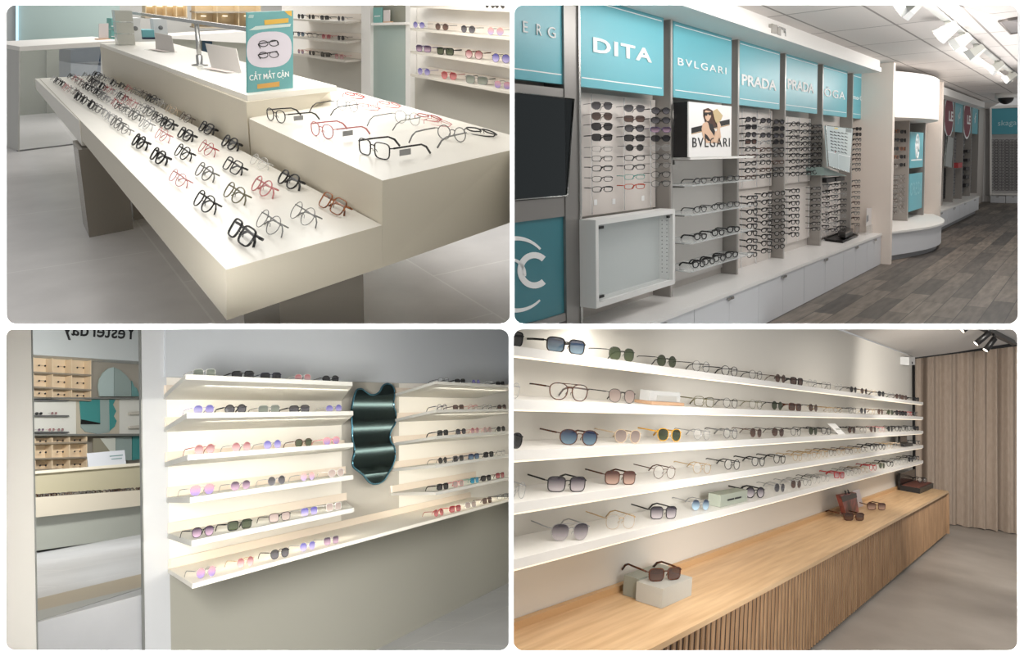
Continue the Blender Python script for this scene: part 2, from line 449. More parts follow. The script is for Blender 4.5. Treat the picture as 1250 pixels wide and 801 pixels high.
# ------------------------------------------------------------------ white borders between the four views, built as a partition with openings
def rounded(x0, y0, x1, y1, r, n=6):
    pts = []
    for cx_, cy_, a0 in ((x1-r, y0+r, -90), (x1-r, y1-r, 0), (x0+r, y1-r, 90), (x0+r, y0+r, 180)):
        for i in range(n+1):
            a = math.radians(a0+90*i/n); pts.append((cx_+r*math.cos(a), cy_+r*math.sin(a)))
    return pts
class World: M = Matrix.Identity(4)
def partition():  # white borders between the four views
    d = 1.55
    cells = [((-500, -400, 625.2, 399), (5, 5, 622.5, 396)), ((625.2, -400, 1750, 399), (628, 5, 1245.5, 396)),
             ((-500, 399, 624, 1200), (4, 402, 621, 797)), ((624, 399, 1750, 1200), (627, 402, 1245, 797))]
    mb = MB(); t = .008
    w = lambda p, dd: Vector(((p[0]-CX)/F*d, d+dd, CAMZ+(CY-p[1])/F*d))
    for (a0, b0, a1, b1), q in cells:
        inn = rounded(*q, 11)
        n = 7
        out = []
        for k, (cx_, cy_) in enumerate(((a1, b0), (a1, b1), (a0, b1), (a0, b0))): out += [(cx_, cy_)]*n
        N_ = len(inn)
        vs_ = [w(p, 0) for p in inn]+[w(p, t) for p in inn]+[w(p, 0) for p in out]+[w(p, t) for p in out]
        fs = []
        for i in range(N_):
            j = (i+1) % N_
            fs.append([i, j, N_+j, N_+i])
            if out[i] == out[j]:
                fs.append([i, j, 2*N_+i]); fs.append([N_+i, N_+j, 3*N_+i])
            else:
                fs.append([i, j, 2*N_+j, 2*N_+i]); fs.append([N_+i, N_+j, 3*N_+j, 3*N_+i])
        mb.add(vs_, fs)
    single('wall_border', mb, mat('border_white', (.97, .97, .97), .6), World, kind='structure')
partition()
def added_dividers():  # added edge-on walls that keep each room's light apart
    w = lambda px, py, d: Vector(((px-CX)/F*d, d, CAMZ+(CY-py)/F*d))
    m = MB()
    for (x0, x1, y0, y1) in ((624.95, 625.25, -60, 398.85), (623.85, 624.15, 399.15, 900)):
        m.hexa([w(x0, y0, 1.56), w(x1, y0, 1.56), w(x1, y1, 1.56), w(x0, y1, 1.56)], [w(x0, y0, 15), w(x1, y0, 15), w(x1, y1, 15), w(x0, y1, 15)])
    single('wall_added_divider', m, mat('added_divider_white', (.8, .8, .79), .6), World, kind='structure')
    m = MB(); m.hexa([w(-60, 398.9, 1.56), w(1310, 398.9, 1.56), w(1310, 399.1, 1.56), w(-60, 399.1, 1.56)], [w(-60, 398.9, 15), w(1310, 398.9, 15), w(1310, 399.1, 15), w(-60, 399.1, 15)])
    single('ceiling_added_divider', m, mat('added_divider_white', (.8, .8, .79), .6), World, kind='structure')
added_dividers()

# ================================================================== TABLES ROOM
def tables_room():
    R = T; P = R.P
    A = P(276, 329.5, z=0); B = P(466.5, 275, z=0); C = P(122, 92, z=0); D = P(48, 95.5, z=0); SM = P(103, 146, z=0)
    d = (B-A).normalized(); n = Vector((d.y, -d.x, 0))
    on = lambda px, py, off=0.: R.on(px, py, A-n*0+Vector((off, 0, 0)), n)
    h1 = on(467, 220.5).z
    E_ = P(467, 220.5, z=h1); F_ = P(659, 174.7, z=h1); G = P(412, 106.5, z=h1); H = P(303.8, 144.8, z=h1)
    zb = on(277, 391).z
    zf = -.725
    # floor, walls
    tile = mat('pale_stone_tile', srgb(232, 230, 230), .28, fn=bricks(srgb(233, 231, 231), srgb(227, 225, 225), srgb(244, 243, 242), 1.2, 1.2, .006, 1., .0, (0.55, .25, 0), (2.2, .86, 1.06, (1, 1, 1)), .5))
    mb = MB(); fl = [P(2, 399, z=zf), P(624.5, 399, z=zf), P(624.5, 150, z=zf), P(420, 60, z=zf), P(2, 60, z=zf)]
    mb.prism(fl, (0, 0, -.02)); single('floor', mb, tile, R, kind='structure')
    wx = 8.6
    wl = mat('wall_pale_grey', srgb(205, 205, 202), .6)
    mb = MB(); mb.prism([P(1, -5, x=wx), P(470, -5, x=wx), P(470, 150, x=wx), P(1, 150, x=wx)], (.05, 0, 0)); single('wall_back', mb, wl, R, kind='structure')
    yw = -2.35
    mb = MB(); mb.prism([P(344, -8, y=yw), P(626, -8, y=yw), P(626, 215, y=yw), P(344, 150, y=yw)], (0, -.05, 0)); single('wall_right', mb, white('niche_white', (248, 244, 238)), R, kind='structure')
    # lit pale teal wall panel and mirror column
    mb = MB(); mb.prism([P(19.5, -4, x=wx-.06), P(146, -4, x=wx-.06), P(146, 60, x=wx-.06), P(19.5, 60, x=wx-.06)], (.05, 0, 0))
    pm = MB(); pm.prism([P(19.3, -4, x=wx-.09), P(22.5, -4, x=wx-.09), P(22.5, 55, x=wx-.09), P(19.3, 55, x=wx-.09)], (.02, 0, 0))
    t = thing('wall_panel', 'large pale teal glass panel on the back wall above the white counter', 'wall panel', R, P(80, 60, x=wx-.06))
    part(t, 'glass_sheet', mb, mat('pale_teal_glass', srgb(188, 210, 208), .15)); part(t, 'light_strip', pm, mat('cool_strip_light', srgb(190, 222, 245), .5, emit=1.))
    # ---- stepped display island
    isl = thing('display_island', 'cream stepped display island with low, middle and high tiers covered in eyewear', 'display table', R, (2.2, -.6, zf))
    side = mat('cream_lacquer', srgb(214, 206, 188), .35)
    end = side
    slab = MB()
    Bb = on(466.5, 326.7); Ab = on(277, 391)
    dz = D.z-.16
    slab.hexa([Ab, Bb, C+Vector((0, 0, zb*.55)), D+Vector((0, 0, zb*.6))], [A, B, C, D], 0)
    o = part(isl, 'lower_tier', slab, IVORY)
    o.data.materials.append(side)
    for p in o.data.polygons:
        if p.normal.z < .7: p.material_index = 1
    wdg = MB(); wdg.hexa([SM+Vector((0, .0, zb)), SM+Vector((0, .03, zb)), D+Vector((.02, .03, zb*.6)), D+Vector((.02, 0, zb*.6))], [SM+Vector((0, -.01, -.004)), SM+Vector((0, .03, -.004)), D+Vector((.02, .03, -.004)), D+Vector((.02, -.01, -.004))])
    part(isl, 'edge_panel', wdg, IVORY)
    up = MB(); up.hexa([Bb+Vector((.0, 0, .0)), on(659, 259), G+Vector((0, 0, -.3)), Vector((H.x, H.y, -.1))], [E_, F_, G, H])
    far = P(122, 55, z=h1+.08)
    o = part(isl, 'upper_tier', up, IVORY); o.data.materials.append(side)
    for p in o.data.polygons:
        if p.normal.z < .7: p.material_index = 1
    h2 = P(302, 125.5, x=H.x).z
    J = P(302, 125.5, z=h2); K = P(122, 56, z=h2); gb = P(405, 112, z=h2)
    wid = gb-J
    hb = MB(); hb.hexa([Vector((H.x+.02, H.y-.0, -.05)), Vector((G.x+.02, G.y+.02, -.05)), Vector((K.x+wid.x, K.y+wid.y, -.05)), Vector((K.x, K.y, -.05))], [J+Vector((.02, 0, 0)), gb+Vector((.02, 0, 0)), K+wid, K])
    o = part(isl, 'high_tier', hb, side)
    ht = h2+.03
    J2 = P(302, 116.5, z=ht); K2 = P(122, 52.5, z=ht); g2 = P(411, 105, z=ht)
    w2 = g2-J2
    hs = MB(); hs.hexa([q+Vector((0, 0, -.03)) for q in (J2, g2, K2+w2, K2)], [J2, g2, K2+w2, K2])
    part(isl, 'high_counter_slab', hs, IVORY)
    # riser strip where the lower tier meets the riser
    steel = mat('pedestal_grey_mirror', srgb(150, 144, 134), .22, .35)
    f0 = R.on(341, 372, A+Vector((.05, 0, 0)), n); f1 = R.on(443.5, 337, A+Vector((.05, 0, 0)), n)
    mb = MB(); bk = Vector((.42, .0, 0))
    q = [Vector((f0.x, f0.y, 0)), Vector((f1.x, f1.y, 0)), Vector((f1.x, f1.y, 0))+bk, Vector((f0.x, f0.y, 0))+bk]
    mb.hexa([v+Vector((0, 0, zf)) for v in q], [v+Vector((0, 0, -.075 if i in (1, 2) else zb*.8)) for i, v in enumerate(q)])
    part(isl, 'pedestal', mb, steel)
    for (pa, pb, pc) in (((109, 290), (163, 280), (101.5, 273)), ((163.5, 269), (215, 259), (158, 258))):
        a_, b_, c_ = [P(*v, z=zf) for v in (pa, pb, pc)]
        mb = MB(); bk = c_-a_
        mb.hexa([a_, b_, b_+bk, c_], [v+Vector((0, 0, -.17-zf)) for v in (a_, b_, b_+bk, c_)])
        part(isl, 'pedestal', mb, steel)
    # ---- eyeglasses on the low tier
    rows = [('outer row', [(287, 296, 'black square thick'), (242, 257, 'black panto mid'), (211, 226, 'pink oval thin'), (187, 199, 'black panto thick'), (164, 181, 'black round thick'), (146, 163, 'grey oval thin'), (137, 156, 'grey panto mid'), (130, 149, 'silver oval thin')]),
            ('second row', [(320, 284, 'grey round thin'), (279, 246, 'olive panto mid'), (243, 219, 'grey panto mid'), (217, 194, 'black panto mid'), (192, 172, 'pink round thin'), (172, 158, 'silver round thin'), (159, 146, 'grey panto mid'), (151, 140, 'grey oval thin')]),
            ('third row', [(362, 273, 'grey round thin'), (313, 238, 'pink round mid'), (278, 211, 'black square mid'), (246, 189, 'red round thin'), (221, 171, 'black square thick'), (199, 157, 'black square thick'), (188, 149, 'black oval mid'), (177, 141, 'grey square mid')]),
            ('inner row', [(399, 259, 'amber square mid'), (346, 229, 'black panto thick'), (311, 205, 'clear oval thin'), (275, 182, 'black panto thick'), (247, 163, 'black square thick'), (222, 149, 'brown oval thin'), (205, 139, 'beige oval thin'), (190, 130, 'clear oval thin')])]
    fill = ['black square mid', 'grey panto thin', 'black round mid', 'silver oval thin', 'pink panto thin', 'black panto thick', 'grey square mid', 'black oval mid', 'brown round thin', 'black square thick']
    ends = [(62, 100), (83, 97), (98, 96), (115, 95)]
    k = 0
    for ri, (rn, its) in enumerate(rows):
        cnt = 0
        for px, py, st in its:
            cnt += 1; p = P(px, py, z=0)
            eyewear(R, (p.x, p.y, .008), st, '%s from the front, %s, low tier' % (ORD[cnt], rn), 'eyeglasses on the low table tier', rz=math.pi+.06, tilt=-.62, scale=1.5, folded=True, lod=0 if p.x < 1.2 else 1)
        p0 = P(*its[-1][:2], z=0); p1 = P(*ends[ri], z=0)
        m = int((p1.x-p0.x)/.19)
        for i in range(1, m+1):
            f = i/m; q = p0.lerp(p1, f); cnt += 1; k += 1
            eyewear(R, (q.x+random.uniform(-.02, .02), q.y+random.uniform(-.012, .012), .008), fill[(k*3+ri) % 10] if random.random() < .95 else 'red panto thin', '%s from the front, %s, low tier' % (ORD[cnt], rn), 'eyeglasses on the low table tier', rz=math.pi+.08+random.uniform(-.12, .12), tilt=-.62, scale=1.35, folded=True, lod=2)
    # ---- open eyeglasses on the middle tier
    fr = [(336, 149, 'black panto mid', .95), (392, 168, 'pink panto mid', .98), (455, 192, 'black square mid', 1.05)]
    for i, (px, py, st, sc) in enumerate(fr):
        p = P(px, py, z=h1)
        o = eyewear(R, (p.x, p.y, h1+.001), st, 'opened, %s from the high counter along the riser edge' % ORD[i+1], 'opened eyeglasses on the middle tier', rz=math.pi+.22, scale=sc*1.5)
        tg = MB(); tg.box((.0700, .030, .010), (.0708, .068, .026))
        ch = bpy.data.objects.new('price_tag', tg.mesh('price_tag', mat('tag_grey', srgb(150, 150, 150), .6))); COL.objects.link(ch); ch.parent = o
    bk2 = [(425, 136, 'black round thin', 'nearest the high counter'), (498, 152, 'grey panto thin', 'with pale blue look, middle of the tier'), (552, 172, 'grey round mid', 'nearest the front edge')]
    for i, (px, py, st, wh) in enumerate(bk2):
        p = P(px, py, z=h1)
        eyewear(R, (p.x, p.y, h1+.001), st, 'opened, %s from the high counter in the second row' % ORD[i+1], 'opened eyeglasses on the middle tier', rz=.35, scale=1.45)
    for i, (px, py, st) in enumerate([(437, 119, 'red oval mid'), (455, 133, 'red oval thin'), (480, 130, 'pink oval mid'), (528, 146, 'red oval mid'), (540, 152, 'pink oval thin'), (592, 164, 'black square thick')]):
        p = P(px, py, z=h1)
        eyewear(R, (p.x, p.y, h1+.01), st, 'folded, %s from far end along middle tier edge' % ORD[i+1], 'folded eyeglasses on the middle tier', rz=.35, tilt=-1.1, scale=1.35, folded=True)
    tr = MB()
    for (x0, y0, x1, y1) in ((330, 146, 585, 182),):
        a_, b_, c_, d_ = P(322, 140, z=h1), P(462, 204, z=h1), P(560, 180, z=h1), P(420, 120, z=h1)
        tr.prism([a_, b_, c_, d_], (0, 0, .0015))
    # ---- teal promotional sign on the high counter
    bl = P(300.5, 113.5, z=ht); br = P(356, 107.5, z=ht)
    sx = (br-bl); sn = Vector((sx.y, -sx.x, 0)).normalized()
    if sn.x > 0: sn = -sn
    SP = lambda px, py, off=0.: R.on(px, py, bl+sn*off, sn)
    sg = thing('promotional_sign', 'teal promotional sign with white oval and two eyeglasses pictures, standing on the high counter', 'sign', R, (bl+br)/2)
    def sheet(pts, col, nm, off=.004, th=.0012, rough=.4, name_=None):
        m_ = MB(); m_.prism([SP(*p, off) for p in pts], sn*th); return part(sg, nm, m_, mat(name_ or 'print_'+nm, srgb(*col), rough))
    m_ = MB(); m_.prism([SP(*p, -.008) for p in ((300, 15), (356, 12.5), (356, 107.5), (300.5, 113.5))], sn*.012); part(sg, 'panel', m_, mat('sign_teal', srgb(104, 164, 166), .25))
    ov = [(328.5+27.5*math.copysign(abs(math.cos(a))**.75, math.cos(a)), 60.5+22*math.copysign(abs(math.sin(a))**.75, math.sin(a))-.06*27*math.cos(a)) for a in [2*math.pi*i/32 for i in range(32)]]
    sheet(ov, (212, 206, 216), 'oval_print')
    sheet([(322.5, 24.5), (352, 22), (352, 27.5), (323, 30.5)], (214, 172, 70), 'price_banner')
    sheet([(347, 13.5), (356, 13), (356, 20), (352, 18)], (226, 178, 70), 'corner_print')
    sheet([(304, 37), (312, 32), (330, 30.5), (355, 29), (354, 32.5), (330, 34.5), (314, 36.5)], (196, 212, 208), 'ribbon_print')
    sheet([(304, 18), (310, 18), (309, 22), (303, 22)], (160, 190, 188), 'cloud_print')
    sheet([(314, 103), (341, 99.5), (341, 105.5), (314, 108.5)], (210, 160, 80), 'offer_banner')
    for st_, l, r_, bo in (('CẮT MẮT CẬN', (304.5, 98.5), (352.5, 93.5), .004),):
        part(sg, 'lettering', text_mb(st_, SP(*l, .004), SP(*r_, .004), bold=bo), LETTER)
    for cy_ in (53, 66):
        m_ = MB()
        for ex_ in (-6.5, 6.5):
            m_.tube([SP(328+ex_+5.6*math.cos(a), cy_-.05*ex_+3.6*math.sin(a)+(1 if cy_ > 60 else 0), .006) for a in [2*math.pi*i/16 for i in range(16)]], .0022, 5, closed=True)
        for e0, e1 in (((315, cy_+1), (338, cy_-3.5)), ((315, cy_+1), (318, cy_+6)), ((338, cy_-3.5), (340, cy_+2))):
            m_.tube([SP(*e0, .006), SP(*e1, .006)], .0026, 5)
        part(sg, 'eyeglasses_picture', m_, DARK)
    # ---- high counter furniture
    post = P(244, 80, z=ht)
    rl = thing('counter_rail', 'steel rail on a round post standing on the high counter', 'rail', R, post)
    mb = MB(); mb.tube([post, Vector((post.x, post.y, P(244, 29, x=post.x).z))], .016, 12); part(rl, 'post', mb, STEEL)
    mb = MB(); mb.lathe(post, [(.055, 0), (.055, .006), (.022, .012), (.022, .07), (.017, .075)], 16); part(rl, 'foot_flange', mb, STEEL)
    pr = Vector((0, 1, 0)); 
    q0 = P(158, 15.2, y=post.y); q1 = P(303, 36, y=post.y)
    mb = MB(); mb.hexa([q0+Vector((0, -.01, -.012)), q1+Vector((0, -.01, -.012)), q1+Vector((0, .01, -.012)), q0+Vector((0, .01, -.012))], [q0+Vector((0, -.01, .012)), q1+Vector((0, -.01, .012)), q1+Vector((0, .01, .012)), q0+Vector((0, .01, .012))]); part(rl, 'rail', mb, STEEL)
    for i, (b0, b1, t0, t1, lab) in enumerate((((190, 60.5), (213, 64), (189, 39.5), (209, 43.5), 'tilted clear price card holder near the far end of the high counter'),
                                              ((258, 83), (295, 90), (250.5, 53), (288, 59.5), 'tilted clear price card holder between the post and teal sign'))):
        a_, b_ = P(*b0, z=ht), P(*b1, z=ht); nn = Vector((-(b_-a_).y, (b_-a_).x, 0)).normalized()
        bv = nn*(.06 if nn.x > 0 else -.06)
        c_, d_ = R.on(*t1, b_+bv, Vector((nn.x, nn.y, 0))), R.on(*t0, a_+bv, Vector((nn.x, nn.y, 0)))
        th_ = thing('card_holder', lab, 'card holder', R, (a_+b_)/2, 'card holders on the high counter')
        mb = MB(); mb.prism([a_, b_, c_, d_], nn*.004); part(th_, 'tilted_card', mb, mat('frosted_card', srgb(226, 220, 214), .35, alpha=.85))
        mb = MB(); mb.prism([a_-bv*1.6, b_-bv*1.6, b_+bv*.4, a_+bv*.4], (0, 0, .006)); part(th_, 'base_plate', mb, ACRYL)
        mb = MB(); e = (b_-a_)*.12; mb.prism([a_-bv*1.3+e+Vector((0, 0, .007)), b_-bv*1.3-e+Vector((0, 0, .007)), b_-bv*.4-e+Vector((0, 0, .007)), a_-bv*.4+e+Vector((0, 0, .007))], (0, 0, .002)); part(th_, 'printed_note', mb, mat('note_print', srgb(222, 208, 202), .6))
    tw = P(153, 54.5, z=ht)
    th_ = thing('acrylic_block_tower', 'tower of three clear acrylic blocks on the far end of the high counter', 'display blocks', R, tw)
    hz = (P(153, 12, x=tw.x).z-ht)/3
    for i in range(3):
        mb = MB(); mb.box((tw.x-.07, tw.y-.07, ht+i*hz+.002), (tw.x+.07, tw.y+.07, ht+(i+1)*hz-.006)); part(th_, 'block', mb, mat('frosted_acrylic', srgb(206, 206, 196), .12, alpha=.75))
    def cbox(px0, px1, pb, pt, name, lab, cat, m, depth=.16, extra=None):
        a_ = P(px0, pb, z=ht); x_ = a_.x
        b_ = P(px1, pb, x=x_); t_ = P(px0, pt, x=x_)
        th2 = thing(name, lab, cat, R, ((a_.x+depth/2), (a_.y+b_.y)/2, ht))
        mb = MB(); mb.box((x_, b_.y, ht), (x_+depth, a_.y, t_.z)); part(th2, 'body', mb, m)
        if extra: extra(th2, a_, b_, t_)
        return th2
    def emblem(th2, a_, b_, t_):
        c_ = Vector((a_.x-.001, (a_.y+b_.y)/2, (ht+t_.z)/2+.01)); mb = MB(); mb.lathe(c_, [(.022, 0), (.022, -.002)], 14, axis=(1, 0, 0)); part(th2, 'emblem', mb, mat('grey_print', srgb(120, 124, 126), .5))
    wb = mat('white_card', srgb(216, 220, 222), .5)
    cbox(160, 173.5, 50, 22, 'gift_box', 'tall white gift box beside the clear block tower', 'box', wb, extra=emblem)
    cbox(189, 205.5, 47, 23, 'gift_box', 'white gift box with grey emblem behind the far card holder', 'box', wb, extra=emblem)
    cbox(175, 189, 48, 36.5, 'tissue_box', 'small teal box with navy base on the high counter', 'box', mat('teal_box', srgb(104, 168, 176), .5),
         extra=lambda t2, a_, b_, t_: part(t2, 'navy_base', MB().box((a_.x-.004, b_.y-.004, ht), (a_.x+.16, a_.y+.004, ht+.02)), mat('navy', srgb(24, 40, 66), .5)))
    # ---- far counter with glass end, left
    p1 = P(23, 185, z=zf); p2 = P(101, 175.5, z=zf); dd = (p2-p1).normalized(); nn = Vector((dd.y, -dd.x, 0))
    if nn.x > 0: nn = -nn
    LP = lambda px, py, off=0.: R.on(px, py, p1-nn*off, nn)
    ct = thing('service_counter', 'white topped counter with open glass front by the back wall', 'counter', R, p1)
    m_ = MB(); a_, b_, c_, d_ = LP(23.5, 62.5), LP(150, 55.5), LP(150, 49.5), LP(24, 57); m_.prism([a_, b_, c_, d_], -nn*.65); part(ct, 'counter_slab', m_, WHITE)
    m_ = MB(); m_.prism([LP(23.2, 62), LP(25, 62), LP(23.8, 185), LP(22.2, 185)], -nn*.65); part(ct, 'end_panel', m_, mat('pale_grey_laminate', srgb(198, 198, 194), .4))
    m_ = MB(); m_.prism([LP(24.5, 62.5), LP(124, 57), LP(102, 175.3), LP(23.5, 185)], -nn*.006); part(ct, 'glass_front', m_, GLASSC)
    m_ = MB(); m_.prism([LP(22, 185.8), LP(102, 176), LP(102, 174.5), LP(22, 184)], -nn*.03); part(ct, 'bottom_rail', m_, mat('dark_rail', srgb(90, 90, 92), .4))
    bp = P(25, 141, z=zf); bq = P(86, 134, z=zf)
    off_ = (bp-p1).dot(-nn)
    m_ = MB(); m_.prism([LP(24.5, 60, off_), LP(56, 58, off_), LP(56, 139, off_), LP(24.5, 141.5, off_)], -nn*.03); part(ct, 'back_panel', m_, mat('sage_grey_panel', srgb(140, 144, 132), .25))
    m_ = MB(); m_.prism([LP(57, 58, off_-.03), LP(86, 56, off_-.03), LP(86, 136, off_-.03), LP(57, 139, off_-.03)], -nn*.03); part(ct, 'back_panel', m_, mat('sage_grey_panel2', srgb(152, 155, 143), .25))
    ob = thing('storage_bench', 'navy storage bench with grey base under the white counter', 'bench', R, LP(104, 100, off_*.75))
    m_ = MB(); m_.prism([LP(86.5, 61, off_*.7), LP(123, 57, off_*.7), LP(123, 80, off_*.7), LP(86.5, 77, off_*.7)], -nn*.3); part(ob, 'seat_box', m_, mat('navy_fabric', srgb(20, 46, 70), .8))
    m_ = MB(); m_.prism([LP(86.5, 77, off_*.7), LP(123, 75, off_*.7), LP(123, 105, off_*.7), LP(86.5, 105, off_*.7)], -nn*.3); part(ob, 'base', m_, mat('blue_grey_base', srgb(132, 140, 150), .5))
    cz = LP(126, 50, .2).z
    cd = thing('card_stand', 'small white card stand with wooden foot on the counter by the back wall', 'card stand', R, LP(127, 50, .25))
    m_ = MB(); m_.prism([LP(121, 47, .25), LP(132.5, 46.5, .25), LP(132.5, 28.5, .25), LP(121, 29, .25)], -nn*.01); part(cd, 'card', m_, mat('card_white', srgb(214, 206, 204), .5))
    m_ = MB(); m_.prism([LP(119.5, 50.6, .22), LP(134.5, 50, .22), LP(134.5, 47, .22), LP(119.5, 47.6, .22)], -nn*.07); part(cd, 'wooden_foot', m_, mat('pale_wood', srgb(206, 168, 136), .5))
    for i, (t0, t1, lab) in enumerate(((36.5, 48, 'lower of two small teal boxes stacked on the far counter'), (22.5, 35.5, 'upper of two small teal boxes stacked on the far counter'))):
        bx = thing('product_box', lab, 'box', R, LP(141, t1, .3), 'teal boxes on the far counter')
        m_ = MB(); m_.prism([LP(136, t1, .3), LP(146, t1, .3), LP(146, t0, .3), LP(136, t0, .3)], -nn*.1); part(bx, 'carton', m_, mat('box_teal', srgb(112, 170, 164), .5))
        m_ = MB(); m_.prism([LP(136, t1-3, .295), LP(146, t1-3, .295), LP(146, t1-4, .295), LP(136, t1-4, .295)], -nn*.004); part(bx, 'white_band', m_, LETTER)
    # ---- mirror reflection built as solid pigeonhole shelving, and second counter beyond the rail
    xc = 7.6
    cs = thing('pigeonhole_shelf', 'warm lit cream pigeonhole shelving mirrored behind the rail', 'shelf unit', R, P(240, 35, x=xc))
    cm = mat('warm_cream', srgb(216, 196, 162), .5)
    for (x0, x1, y0, y1, cols) in ((178, 228, -4, 21, 4), (239, 318, -4, 14, 3), (239, 318, 16, 33, 3)):
        m_ = MB(); m_.prism([P(x0, y0, x=xc+.25), P(x1, y0, x=xc+.25), P(x1, y1, x=xc+.25), P(x0, y1, x=xc+.25)], (.02, 0, 0)); part(cs, 'back_panel', m_, cm)  # back of the mirrored shelving
        m_ = MB(); m_.prism([P(x0-1, y1, x=xc), P(x1+1, y1, x=xc), P(x1+1, y1+1.6, x=xc), P(x0-1, y1+1.6, x=xc)], (.25, 0, 0)); part(cs, 'shelf_board', m_, mat('taupe_board', srgb(160, 150, 134), .5))
        for c_ in range(cols+1):
            xx = x0+(x1-x0)*c_/cols
            m_ = MB(); m_.prism([P(xx-.5, y0, x=xc+.05), P(xx+.5, y0, x=xc+.05), P(xx+.5, y1, x=xc+.05), P(xx-.5, y1, x=xc+.05)], (.2, 0, 0)); part(cs, 'divider', m_, cm)
        for c_ in range(cols):
            xx = x0+(x1-x0)*(c_+.35)/cols
            m_ = MB(); m_.lathe(P(xx, max(y0+1, y1-14), x=xc+.2), [(.03, 0), (.03, -.01)], 10); part(cs, 'spot_lamp', m_, mat('mirrored_warm_lamp', srgb(255, 236, 200), .5, emit=2.))
    bc = thing('back_counter', 'white topped grey counter with eyewear on it, seen beyond the rail', 'counter', R, P(255, 60, x=7.2))
    m_ = MB(); m_.prism([P(204, 47, x=7.2), P(305, 53, x=7.2), P(305, 38, x=7.2), P(204, 44, x=7.2)], (.5, 0, 0)); part(bc, 'counter_slab', m_, WHITE)
    m_ = MB(); m_.prism([P(210, 47.5, x=7.25), P(305, 53, x=7.25), P(305, 110, x=7.25), P(210, 110, x=7.25)], (.4, 0, 0)); part(bc, 'body', m_, mat('sage_grey_body', srgb(164, 165, 154), .5))
    m_ = MB(); m_.prism([P(247, 46, x=7.22), P(259, 46, x=7.22), P(259, 72, x=7.22), P(247, 72, x=7.22)], (.02, 0, 0)); part(bc, 'navy_door', m_, mat('navy_door', srgb(26, 54, 72), .5))
    # ---- right wall: shelves, mirror column, lower panel
    yf = yw+.17
    gr = mat('taupe_grey_panel', srgb(176, 172, 162), .5)
    m_ = MB(); m_.prism([P(500, 93, y=yw+.02), P(626, 115, y=yw+.02), P(626, 215, y=yw+.02), P(500, 190, y=yw+.02)], (0, -.015, 0)); single('trim_1', m_, gr, R, kind='structure')
    m_ = MB(); m_.prism([P(350, 66, y=yw+.02), P(450, 76, y=yw+.02), P(450, 180, y=yw+.02), P(350, 150, y=yw+.02)], (0, -.015, 0)); single('trim_2', m_, gr, R, kind='structure')
    m_ = MB(); m_.prism([P(441, -5, y=yw+.06), P(452, -5, y=yw+.06), P(452, 170, y=yw+.06), P(441, 170, y=yw+.06)], (0, -.055, 0)); single('trim_3', m_, WHITE, R, kind='structure')
    m_ = MB(); m_.prism([P(495, -5, y=yw+.06), P(501, -5, y=yw+.06), P(501, 190, y=yw+.06), P(495, 190, y=yw+.06)], (0, -.055, 0)); single('trim_4', m_, WHITE, R, kind='structure')
    mc = thing('wall_mirror', 'tall narrow grey green wall panel between the two lit shelf niches', 'mirror', R, P(473, 150, y=yw+.03))
    m_ = MB(); m_.prism([P(452.5, 31, y=yw+.03), P(494.5, 31, y=yw+.03), P(494.5, 180, y=yw+.03), P(452.5, 180, y=yw+.03)], (0, -.02, 0)); part(mc, 'lower_sheet', m_, mat('sage_glass', srgb(166, 182, 176), .15))
    m_ = MB(); m_.prism([P(452.5, -5, y=yw+.03), P(494.5, -5, y=yw+.03), P(494.5, 31, y=yw+.03), P(452.5, 31, y=yw+.03)], (0, -.02, 0)); part(mc, 'upper_sheet', m_, mat('sage_glass_upper', srgb(150, 150, 136), .2))
    m_ = MB(); m_.prism([P(453, 31, y=yw+.1), P(494, 30, y=yw+.1), P(494, 27, y=yw+.1), P(453, 28, y=yw+.1)], (0, -.08, 0)); part(mc, 'ledge', m_, WHITE)
    cd = thing('card_stand', 'teal card on the small ledge between the lit shelf niches', 'card stand', R, P(461, 28, y=yw+.07))
    m_ = MB(); m_.prism([P(455.5, 28.5, y=yw+.08), P(466, 28, y=yw+.08), P(466, 9, y=yw+.08), P(455.5, 9.5, y=yw+.08)], (0, -.01, 0)); part(cd, 'card', m_, mat('box_teal', srgb(112, 170, 164), .5))
    m_ = MB(); m_.prism([P(457, 20.4, y=yw+.082), P(464, 20, y=yw+.082), P(464, 19, y=yw+.082), P(457, 19.4, y=yw+.082)], (0, -.001, 0)); part(cd, 'white_band', m_, LETTER)
    cd = thing('card_stand', 'white card with wooden foot beside the teal card on the ledge', 'card stand', R, P(471, 28, y=yw+.07))
    m_ = MB(); m_.prism([P(468, 27, y=yw+.085), P(475, 26.5, y=yw+.085), P(475, 12, y=yw+.085), P(468, 12.5, y=yw+.085)], (0, -.01, 0)); part(cd, 'card', m_, mat('card_white', srgb(214, 206, 204), .5))
    m_ = MB(); m_.prism([P(467.5, 28.4, y=yw+.09), P(476, 28, y=yw+.09), P(476, 26, y=yw+.09), P(467.5, 26.4, y=yw+.09)], (0, -.03, 0)); part(cd, 'wooden_foot', m_, mat('pale_wood', srgb(206, 168, 136), .5))
    def wshelf(l, r_, lab, grp, endback=None, th_=1.6):
        a_, b_ = P(*l, y=yf), P(*r_, y=yf); dz_ = Vector((0, 0, -.018))
        a2, b2 = Vector((a_.x, yw, a_.z)), Vector((b_.x, yw, b_.z))
        if endback: b2 = P(*endback, y=yw)
        s_ = thing('wall_shelf', lab, 'shelf', R, (a_+b_)/2, grp)
        part(s_, 'board', MB().hexa([a_+dz_, b_+dz_, b2+dz_, a2+dz_], [a_, b_, b2, a2]), mat('shelf_greige', srgb(196, 190, 180), .45))
        lip = MB().hexa([a2+Vector((0, .002, .0)), b2+Vector((0, .002, 0)), b2+Vector((0, .02, 0)), a2+Vector((0, .02, 0))], [a2+Vector((0, .002, .05)), b2+Vector((0, .002, .05)), b2+Vector((0, .02, .05)), a2+Vector((0, .02, .05))])
